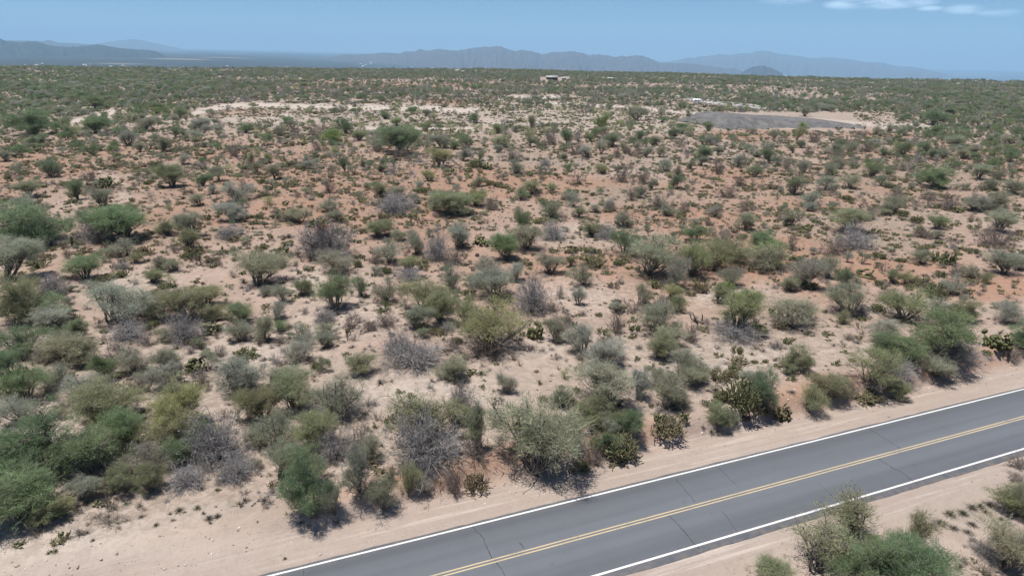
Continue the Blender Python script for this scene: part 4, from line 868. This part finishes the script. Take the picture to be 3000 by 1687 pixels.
# bushes beyond the ones placed singly
NC = 230000
x, y, r, a = candidates(NC, 95, 1420); keep = r < edge_all(a) * 1.02
x, y, r, a = x[keep], y[keep], r[keep], a[keep]; z = hgt(x, y) - 0.0
px, py = proj(x, y, z); z1, z2 = clear_mask(x, y, z)
per = (math.radians(94) / 2 * (1420 ** 2 - 95 ** 2)) / NC * 5.0      # m2 per candidate, thickened
den = blobs(px, py, [(1400, 560, 900, 60, .004), (300, 560, 400, 80, .009), (1300, 350, 900, 34, .0045), (1000, 290, 900, 25, .0085), (2700, 470, 600, 130, .014), (2600, 300, 700, 50, .017), (200, 400, 420, 90, .015), (300, 260, 600, 40, .020), (2200, 600, 500, 60, .006), (1700, 430, 700, 30, .011), (1000, 430, 300, 25, .011), (2350, 360, 250, 25, .0), (1500, 215, 1700, 14, .022)], .010)
den = den * (.35 + 1.3 * np.clip(fbm(x / 45, y / 70, 301, 3) * 2 - .5, 0, 1)); den[(py > 620)] = 0; den = den * np.where(py > 520, .45, 1)
den = den * (1 - np.clip(z1[:, 1] * 1.3, 0, 1) ** 1.3)
mound_c, _m = at(2275, 372)
ok = rng.random(len(x)) < den * per
ok &= ~((px > 2060) & (px < 2620) & (py > 330) & (py < 386)) & ~((px > 1960) & (px < 2250) & (py > 292) & (py < 322) & (py > 285 + (px - 1960) * .12) & (py < 305 + (px - 1960) * .12)) & ~((np.abs(px - 1625) < 45) & (py > 226) & (py < 240)) & ~((np.abs(px - 2045) < 22) & (py > 296) & (py < 326))
x, y, z, r, px, py = (q_[ok] for q_ in (x, y, z, r, px, py)); n = len(x)
dm = np.full(n, 9.0)
for ox_, oy_, orr in OCC: dm = np.minimum(dm, np.hypot(x - ox_, y - oy_) - orr)
ok = dm > .6; x, y, z, r, px, py = (q_[ok] for q_ in (x, y, z, r, px, py)); n = len(x)
greenish = blobs(px, py, [(200, 330, 500, 200, .9), (2800, 380, 500, 150, .8), (1400, 350, 800, 60, .5), (1600, 480, 900, 50, .12), (1500, 230, 1600, 20, .6)], .35)
u = rng.random(n); v = rng.random(n)
nm = np.where(u < greenish * .55, np.where(v < .55, 3, 4), np.where(u < greenish * .55 + .28, np.floor(v * 3).astype(int), np.where(u < greenish * .55 + .46, 5 + (v > .5), np.where(u < greenish * .55 + .50, 7, 8 + np.floor(v * 3).astype(int)))))
pale_zone = (py > 320) & (py < 400) & (px > 700) & (px < 2200) & (rng.random(n) < .5); nm = np.where(pale_zone, 7, nm)
idx = np.array([idx_of[SRC[int(i)].name] for i in nm])
wd = rng.lognormal(math.log(2.45), .45, n) * np.where(r > 350, 1.1, .95); hg = wd * rng.uniform(.5, .85, n); hg = np.minimum(hg, 3.6)
sm = rng.random(n) < .45; wd[sm] *= .5; hg[sm] *= .55
scatter('distant_bushes', np.column_stack([x, y, z - .03]), np.column_stack([wd, wd * rng.uniform(.85, 1.15, n), hg]), np.column_stack([x * 0, x * 0, rng.uniform(0, 6.28, n)]), idx, 'countless green and grey bushes covering the desert out to the horizon', 'bushes')
print('bushes', n)
# low cactus mats and small shrublets over the flat
NC = 200000; x, y, r, a = candidates(NC, 38, 560); z = hgt(x, y); px, py = proj(x, y, z); z1, z2 = clear_mask(x, y, z); per = 1.5 * (math.radians(94) / 2 * (560 ** 2 - 38 ** 2)) / NC * 2.2
den = blobs(px, py, [(1500, 620, 1500, 90, .085), (1500, 500, 1700, 60, .075), (1500, 1100, 1700, 250, .020), (600, 480, 700, 90, .10), (2500, 650, 600, 100, .095), (1450, 350, 900, 40, .10)], .06)
den = den * (.15 + 2.0 * np.clip(fbm(x / 7, y / 9, 401, 3) * 2.4 - .8, 0, 1)) * (1 - np.clip(z1[:, 1] * 1.1, 0, 1)) * (1 - z2[:, 0])
s_ = rs(x, y); ok = (rng.random(len(x)) < den * per) & ((s_ > 10) | (s_ < -9)) & ~((px > 2060) & (px < 2500) & (py > 330) & (py < 386))
x, y, z, r, px, py = (q_[ok] for q_ in (x, y, z, r, px, py)); n = len(x)
pick = np.array([idx_of[q_] for q_ in ('c00', 'c01', 'c05', 'a00', 'b00', 'b01')])[rng.choice(6, n, p=[.20, .18, .08, .16, .20, .18])]
wd = rng.lognormal(math.log(1.05), .4, n); hg = wd * rng.uniform(.28, .5, n)
scatter('low_cactus_growth', np.column_stack([x, y, z - .02]), np.column_stack([wd, wd * rng.uniform(.7, 1.2, n), hg]), np.column_stack([x * 0, x * 0, rng.uniform(0, 6.28, n)]), pick, 'low cactus and small shrubs spread over the desert floor', 'undergrowth')
x, y, r, a = candidates(14000, 40, 190); z = hgt(x, y); px, py = proj(x, y, z); z1, z2 = clear_mask(x, y, z); per = (math.radians(94) / 2 * (190 ** 2 - 40 ** 2)) / 14000
den = .05 * np.clip(fbm(x / 11, y / 11, 601, 3) * 3 - 1.1, 0, 1) * (1 - np.clip(z1[:, 1] * 1.3, 0, 1)) * (1 - z2[:, 0]) * sst(1250, 1000, py); s_ = rs(x, y); ok = (rng.random(len(x)) < den * per) & (s_ > 11)
x, y, z = x[ok], y[ok], z[ok]; n = len(x); wd = rng.lognormal(math.log(1.25), .3, n)
pick = np.array([idx_of[q_] for q_ in ('a00', 'a01', 'a05', 'a06', 'b00', 'b09', 'a07')])[rng.integers(0, 7, n)]
scatter('small_shrubs', np.column_stack([x, y, z - .02]), np.column_stack([wd, wd, wd * rng.uniform(.5, .95, n)]), np.column_stack([x * 0, x * 0, rng.uniform(0, 6.28, n)]), pick, 'small knee high shrubs filling in between the larger bushes', 'small shrubs')
ux, uy, uw = [], [], []
for (ox_, oy_, orr) in OCC:
    if math.hypot(ox_, oy_) > 210 or orr < .5: continue
    for _ in range(int(3 + orr * 3)):
        a_ = rng.uniform(0, 6.283); rr_ = orr * rng.uniform(.3, 1.9) + .1; ux.append(ox_ + rr_ * math.cos(a_)); uy.append(oy_ + rr_ * math.sin(a_)); uw.append(rng.uniform(.35, 1.0) * min(1.6, .6 + orr * .35))
ux, uy, uw = np.array(ux), np.array(uy), np.array(uw); s_ = rs(ux, uy); ok = (s_ > 9.5) | (s_ < -8); ux, uy, uw = ux[ok], uy[ok], uw[ok]; n = len(ux)
pick = np.array([idx_of[q_] for q_ in ('b00', 'b01', 'b09', 'd00', 'd01', 'c00', 'd05')])[rng.choice(7, n, p=[.22, .22, .2, .12, .1, .06, .08])]
scatter('understorey', np.column_stack([ux, uy, hgt(ux, uy) - .02]), np.column_stack([uw, uw, uw * rng.uniform(.35, .8, n)]), np.column_stack([ux * 0, ux * 0, rng.uniform(0, 6.28, n)]), pick, 'dry twigs and small brown plants around the feet of the bushes', 'undergrowth')
# dry tufts
NC = 60000; x, y, r, a = candidates(NC, 24, 260); z = hgt(x, y); px, py = proj(x, y, z); z1, z2 = clear_mask(x, y, z); per = (math.radians(94) / 2 * (260 ** 2 - 24 ** 2)) / NC
den = blobs(px, py, [(1950, 700, 300, 60, .8), (1350, 650, 350, 40, .7), (2000, 640, 200, 40, .5), (300, 1400, 400, 80, .12), (760, 1500, 180, 60, .5), (2750, 1480, 250, 80, .5), (1250, 850, 300, 60, .25), (2500, 700, 500, 80, .4)], .16)
den = den * (.2 + 1.6 * np.clip(fbm(x / 5, y / 5, 501, 3) * 2 - .6, 0, 1)) * (1 - .9 * z2[:, 0])
s_ = rs(x, y); ok = (rng.random(len(x)) < den * per) & ((s_ > 8) | (s_ < -7)); x, y, z, r = (q_[ok] for q_ in (x, y, z, r)); n = len(x)
pick = np.array([idx_of[q_] for q_ in ('d00', 'd01', 'd05')])[rng.choice(3, n, p=[.4, .35, .25])]
wd = rng.lognormal(math.log(.42), .35, n)
scatter('dry_ground_cover', np.column_stack([x, y, z - .02]), np.column_stack([wd, wd, wd * rng.uniform(.5, .9, n)]), np.column_stack([x * 0, x * 0, rng.uniform(0, 6.28, n)]), pick, 'small dry tufts dotted over the sand', 'ground cover')
print('tufts', n)
# stones
NC = 50000; x, y, r, a = candidates(NC, 24, 130); z = hgt(x, y); s_ = rs(x, y); per = (math.radians(94) / 2 * (130 ** 2 - 24 ** 2)) / NC
den = .35 + 2.6 * np.exp(-((s_ - 8.5) / 2.2) ** 2) + .8 * np.exp(-((s_ + 6.5) / 1.5) ** 2); ok = (rng.random(len(x)) < den * per) & ((s_ > 4.4) | (s_ < -5.0))
x, y, z = x[ok], y[ok], z[ok]; n = len(x); pick = np.array([idx_of[q_] for q_ in ('e00', 'e01', 'e02')])[rng.integers(0, 3, n)]; wd = rng.lognormal(math.log(.10), .5, n)
scatter('loose_stones', np.column_stack([x, y, z + wd * .05]), np.column_stack([wd, wd, wd]), rng.uniform(0, 6.28, (n, 3)), pick, 'small loose stones on the sand and road shoulder', 'stones')

# ---------------------------------------------------------------- gravel mound, far road, buildings, vehicle
ml, _ = at(2122, 378); mr, _ = at(2545, 374); ax = (mr - ml)[:2]; Lx = np.linalg.norm(ax); ax /= Lx; ay = np.array([-ax[1], ax[0]])
_, mpp = at(2300, 375)
n1, n2 = 170, 70; uu, vv = np.meshgrid(np.linspace(-.03, 1.03, n1), np.linspace(-4, 40, n2))
topm = 31 * mpp * (1 - .0 * uu) * np.clip(1 - (uu - .16) / .86, 0, 1) ** .8; topm = np.where(uu < .16, 30 * mpp, topm)
edgef = sst(-.02, .13, uu + .03 * (vnoise(vv / 3, uu * 0, 7) - .5)); ff = np.clip((vv + (vnoise(uu * 40, vv * .1, 3) - .5) * 2.2) / (3 + topm * 1.5), 0, 1); fb = np.clip((38 - vv) / 4, 0, 1)
rid = np.abs(vnoise(uu * 34 + vv * .12, vv * .03, 8) - .5) * 2
zz = topm * np.minimum(np.minimum(ff, fb), edgef) + (rid - .5) * 2.2 * (1 - np.minimum(ff, edgef)) * (topm > .8) + fbm(uu * 90, vv / 2, 9, 3) * .5 * (topm > .3) - .3
XY = ml[None, None, :2] + uu[..., None] * Lx * ax + vv[..., None] * ay
V = np.column_stack([XY[..., 0].ravel(), XY[..., 1].ravel(), (zz + hgt(XY[..., 0], XY[..., 1])).ravel()])
i = np.arange(n2 - 1)[:, None] * n1; j = np.arange(n1 - 1)[None]; Q = np.stack([i + j, i + j + 1, i + n1 + j + 1, i + n1 + j], -1).reshape(-1, 4)
g = NG('grey_gravel'); P = g.pos(); a1 = g.noise(P, .25, 5, .7); a2 = g.noise(P, 1.5, 4, .7)
g.l(g.mix(g.rng(a2, .4, .7, 0, .5), g.mix(g.rng(a1, .4, .65), (.12, .117, .12), (.20, .192, .185)), (.08, .078, .08)), g.p.inputs['Base Color']); g.bump(a2, .8, .6)
tag(mk('gravel_mound', V, None, Q, [g.m], smooth=False), 'long flat topped mound of dark grey gravel beyond the bushes', 'gravel mound')

fp = [at(*p)[0] for p in ((1866, 269), (1930, 278), (1995, 289), (2045, 297), (2120, 306), (2180, 313), (2245, 322))]
V = []
for p_ in fp: 
    d = np.array([p_[0], p_[1]]); d /= np.linalg.norm(d); V.append([*(p_[:2] - d * 11), 0]); V.append([*(p_[:2] + d * 14), 0])
V = np.array(V, float); ks = np.linspace(0, len(fp) - 1, 60); Vn = []
for k_ in ks:
    for sd in (0, 1): Vn.append([np.interp(k_, range(len(fp)), V[sd::2, 0]), np.interp(k_, range(len(fp)), V[sd::2, 1])])
Vn = np.array(Vn); Vn = np.column_stack([Vn, hgt(Vn[:, 0], Vn[:, 1]) + .25]); i = np.arange(59) * 2
tag(mk('far_road', Vn, None, np.stack([i, i + 2, i + 3, i + 1], -1), [simple('pale_gravel', (.36, .345, .325), .95, .12, .3)]), 'pale grey unpaved road crossing the desert behind the white van', 'road', kind='structure')
for sgn, lab in ((1, 'pale concrete kerb wall along the far side of the unpaved road'),):
    mb = MB(); A_ = Vn[1::2]
    for p_, q_ in zip(A_[12:-1], A_[13:]):
        mb.tube([p_ + [0, 0, .3], q_ + [0, 0, .3]], [.35, .35], 4)
    tag(mb.build('kerb_wall', [simple('concrete', (.60, .58, .54), .9, .1, 1)]), lab, 'wall')

def frame_at(px, py, yaw=0.0):
    q, mpp = at(px, py); o_yaw = -math.atan2(q[0], q[1]) + yaw; return q, mpp, o_yaw
def place(root, q, yaw): root.location = q; root.rotation_euler = (0, 0, yaw)
# white van
q, mpp, yaw = frame_at(2044, 305, .22)
root = empty('van', q); place(root, q + np.array([0, 0, .3]), yaw); Lb = 30 * mpp; hb = 13 * mpp; wb = 2.3
mb = MB()
prof = np.array([(-.5, .16), (.38, .16), (.5, .22), (.5, .46), (.40, .58), (.30, .94), (.24, 1.0), (-.48, 1.0), (-.5, .95)]) * np.array([Lb, hb]); n = len(prof)
V = np.vstack([np.column_stack([prof[:, 0], np.full(n, -wb / 2), prof[:, 1]]), np.column_stack([prof[:, 0], np.full(n, wb / 2), prof[:, 1]])])
Q = [(i, (i + 1) % n, n + (i + 1) % n, n + i) for i in range(n)]
T = [(0, i + 1, i) for i in range(1, n - 1)] + [(n, n + i, n + i + 1) for i in range(1, n - 1)]
mb.add(V, T, Q); mb.build('body', [M['white']], parent=root)
for x0, x1 in ((-.42, -.12), (-.08, .12), (.16, .30)):
    m2 = MB(); m2.box(x0 * Lb, x1 * Lb, -wb / 2 - .03, -wb / 2 + .02, hb * .56, hb * .82); m2.build('side_window', [M['glass']], parent=root)
m2 = MB(); m2.box(.02 * Lb, .10 * Lb, -wb / 2 - .035, -wb / 2 + .02, hb * .2, hb * .54); m2.build('side_door', [M['glass']], parent=root)
m2 = MB(); m2.add(np.array([(.405 * Lb, -wb * .44, hb * .60), (.405 * Lb, wb * .44, hb * .60), (.315 * Lb, wb * .42, hb * .92), (.315 * Lb, -wb * .42, hb * .92)]) + np.array([.03, 0, .01]), None, [(0, 1, 2, 3)]); m2.build('windscreen', [M['glass']], parent=root)
for wx in (-.32, .32):
    for sd in (-1, 1):
        m2 = MB(); m2.tube([(wx * Lb, sd * (wb / 2 - .22), hb * .16), (wx * Lb, sd * (wb / 2 + .03), hb * .16)], [hb * .17] * 2, 14, 0, True); wh = m2.build('wheel', [M['tyre']], parent=root)
        m3 = MB(); m3.tube([(wx * Lb, sd * (wb / 2 + .03), hb * .16), (wx * Lb, sd * (wb / 2 + .05), hb * .16)], [hb * .09] * 2, 10, 0, True); m3.build('rim', [M['white']], parent=wh)
tag(root, 'white boxy van parked on the unpaved road beyond the bushes', 'van')
M['hwall'] = simple('dark_red_brown_wall', (.10, .055, .05), .9, .25, 1.5); M['roofm'] = simple('pale_metal_roof', (.33, .31, .32), .5, .1, 1)
M['cream'] = simple('cream_wall', (.55, .51, .45), .9, .12, 1); M['metalw'] = simple('white_metal_roof', (.82, .82, .80), .5, .06, 1)
M['dark'] = simple('dark_opening', (.02, .018, .018), .9, .2, 2)
def house(px, py, wp, hp, label, wall, roof, kind='gable', porch=False, dep=7.0, windows=3, yaw=0.0, name='house'):
    q, mpp, yw = frame_at(px, py, yaw); W_ = wp * mpp; Hh = hp * mpp * 1.05; root = empty(name, q); place(root, q + np.array([0, 0, -.1]), yw)
    eh = Hh * (.72 if kind == 'gable' else .86); m = MB(); m.box(-W_ / 2, W_ / 2, 0, dep, 0, eh); m.build('wall', [wall], parent=root)
    m = MB(); ov = .5; yf = -3.0 if porch else -ov
    if kind == 'gable':
        rt_ = .15
        m.add([(-W_ / 2 - ov, yf, eh * (.92 if porch else .98)), (W_ / 2 + ov, yf, eh * (.92 if porch else .98)), (W_ / 2 + ov, dep / 2, Hh), (-W_ / 2 - ov, dep / 2, Hh), (W_ / 2 + ov, dep + ov, eh), (-W_ / 2 - ov, dep + ov, eh),
               (-W_ / 2 - ov, yf, eh * .92 - rt_), (W_ / 2 + ov, yf, eh * .92 - rt_), (W_ / 2 + ov, dep / 2, Hh - rt_), (-W_ / 2 - ov, dep / 2, Hh - rt_), (W_ / 2 + ov, dep + ov, eh - rt_), (-W_ / 2 - ov, dep + ov, eh - rt_)], None,
              [(0, 1, 2, 3), (3, 2, 4, 5), (7, 6, 9, 8), (8, 9, 11, 10), (0, 6, 7, 1), (5, 4, 10, 11), (1, 7, 8, 2), (2, 8, 10, 4), (0, 3, 9, 6), (3, 5, 11, 9)])
        m.add([(W_ / 2 - .01, 0, eh - .02), (W_ / 2 - .01, dep, eh - .02), (W_ / 2 - .01, dep / 2, Hh - .2), (-W_ / 2 + .01, 0, eh - .02), (-W_ / 2 + .01, dep, eh - .02), (-W_ / 2 + .01, dep / 2, Hh - .2)], [(0, 1, 2), (3, 5, 4)], None)
    else: m.box(-W_ / 2 - ov, W_ / 2 + ov, yf, dep + ov, eh + .003, eh + Hh * .12)
    m.build('roof', [roof], parent=root)
    if porch:
        for i_ in range(5):
            x_ = -W_ / 2 + i_ * W_ / 4; m = MB(); m.box(x_ - .12, x_ + .12, -2.8, -2.56, 0, eh * .9); m.build('porch_post', [M['hwall']], parent=root)
        m = MB(); m.box(-W_ / 2 - .3, W_ * .1, -3.4, -.01, 0, .35); m.build('porch_deck', [M['cream']], parent=root)
        m = MB(); m.box(-W_ / 2, W_ * .1, -3.42, -3.34, .35, 1.1); m.build('railing', [M['cream']], parent=root)
    for i_ in range(windows):
        x_ = -W_ / 2 + (i_ + .5) * W_ / windows; m = MB(); m.box(x_ - W_ * .08, x_ + W_ * .08, -.03, .05, eh * .35, eh * .75); wd_ = m.build('window', [M['dark']], parent=root)
    m = MB(); m.box(W_ * .28, W_ * .28 + .95, -.04, .05, 0, min(2.1, eh * .8)); m.build('door', [M['dark']], parent=root)
    m = MB(); m.tube([(-W_ * .2, dep * .55, Hh * .9), (-W_ * .2, dep * .55, Hh * 1.1)], [.18, .18], 8, 0, True); m.build('chimney', [M['dark']], parent=root)
    tag(root, label, name.replace('_', ' ')); return root
house(1617, 236, 33, 13, 'dark red brown house with a long shaded porch on the mesa', M['hwall'], M['roofm'], porch=True, dep=9, windows=4)
house(1652, 235, 13, 7, 'small white roofed shed right of the dark house', M['cream'], M['metalw'], 'flat', dep=8, windows=1, name='shed')
house(1792, 235, 24, 6, 'low building with bright white flat roof right of the shed', M['cream'], M['metalw'], 'flat', dep=9, windows=2, name='building')
FAR = [(1232, 208, 12, 5, 'pale bungalow at the mesa edge, farthest left of the ridge buildings'), (1251, 209, 13, 4, 'low white building at the mesa edge beside the pale bungalow'), (1340, 213, 12, 8, 'taller white building on the mesa edge left of the dark house'), (1356, 213, 12, 5, 'low white wing beside the taller white mesa edge building'),
       (1743, 216, 7, 4, 'tiny white building on the ridge above the flat roof'), (2298, 226, 9, 4, 'tiny white building on the ridge below the butte'), (2566, 236, 8, 3, 'leftmost of three white buildings on the right ridge'), (2586, 237, 6, 3, 'middle of three white buildings on the right ridge'), (2606, 237, 9, 3, 'rightmost of three white buildings on the right ridge'), (2808, 249, 10, 4, 'white building alone near the far right ridge')]
for (a_, b_, c_, d_, lab) in FAR: house(a_, b_, c_, d_, lab, M['cream'], M['metalw'], 'flat', dep=8, windows=1, name='building')
# valley settlement: tiny buildings far below
rnd = random.Random(9)
mbh = MB(); mbh.box(-.5, .5, -.35, .35, 0, .7, 0); mbh.add([(-.55, -.4, .7), (.55, -.4, .7), (.55, 0, 1), (-.55, 0, 1), (.55, .4, .7), (-.55, .4, .7)], [(1, 4, 2), (0, 3, 5)], [(0, 1, 2, 3), (3, 2, 4, 5)], 1)
hm = mbh.build('valley_house', [M['cream'], M['metalw']], link=False).data
for k_ in range(74):
    if k_ < 44: px_, py_ = rnd.uniform(10, 1150), None
    else: px_, py_ = rnd.uniform(1050, 1500), rnd.uniform(184, 200)
    if py_ is None: py_ = 187 + px_ * .012 + rnd.uniform(-3, 7)
    d = ((px_ - 1500) / F) * RV + (-(py_ - 843.5) / F) * UV + FV; t = (H - VALLEY) / -d[2]; X_, Y_ = d[0] * t, d[1] * t
    az_ = math.atan2(X_, Y_); t = (H - float(vdepth(az_))) / -d[2]; X_, Y_ = d[0] * t, d[1] * t; zz = float(valley_z(np.array([X_]), np.array([Y_]), 0, 0)[0]); s_ = t / F * rnd.choice([2.2, 3, 3.5, 4.5, 7])
    o = bpy.data.objects.new('valley_house', hm); COL.objects.link(o); o.location = (X_, Y_, zz - .5); o.scale = (s_, s_ * .7, min(s_ * .4, t / F * 2.0)); o.rotation_euler = (0, 0, rnd.uniform(-.5, .5))
    tag(o, 'tiny pale house among trees on the distant valley floor', 'house', 'far houses on the valley floor')

# ---------------------------------------------------------------- haze
hm_ = bpy.data.materials.new('haze'); hm_.use_nodes = True; t_ = hm_.node_tree; t_.nodes.clear()
ho = t_.nodes.new('ShaderNodeOutputMaterial'); hv = t_.nodes.new('ShaderNodeVolumePrincipled'); hv.inputs['Density'].default_value = HAZE_DENSITY
hv.inputs['Color'].default_value = (*HAZE_COLOR, 1); hv.inputs['Anisotropy'].default_value = 0.0; t_.links.new(hv.outputs[0], ho.inputs['Volume'])
try: hm_.cycles.homogeneous_volume = True
except Exception: pass
mb = MB(); mb.box(-58000, 58000, -2500, 58000, -760, 1050)
tag(mb.build('haze', [hm_]), 'thin blue haze over the valley and mountains', 'haze', kind='stuff')
print('objects', len(COL.objects))
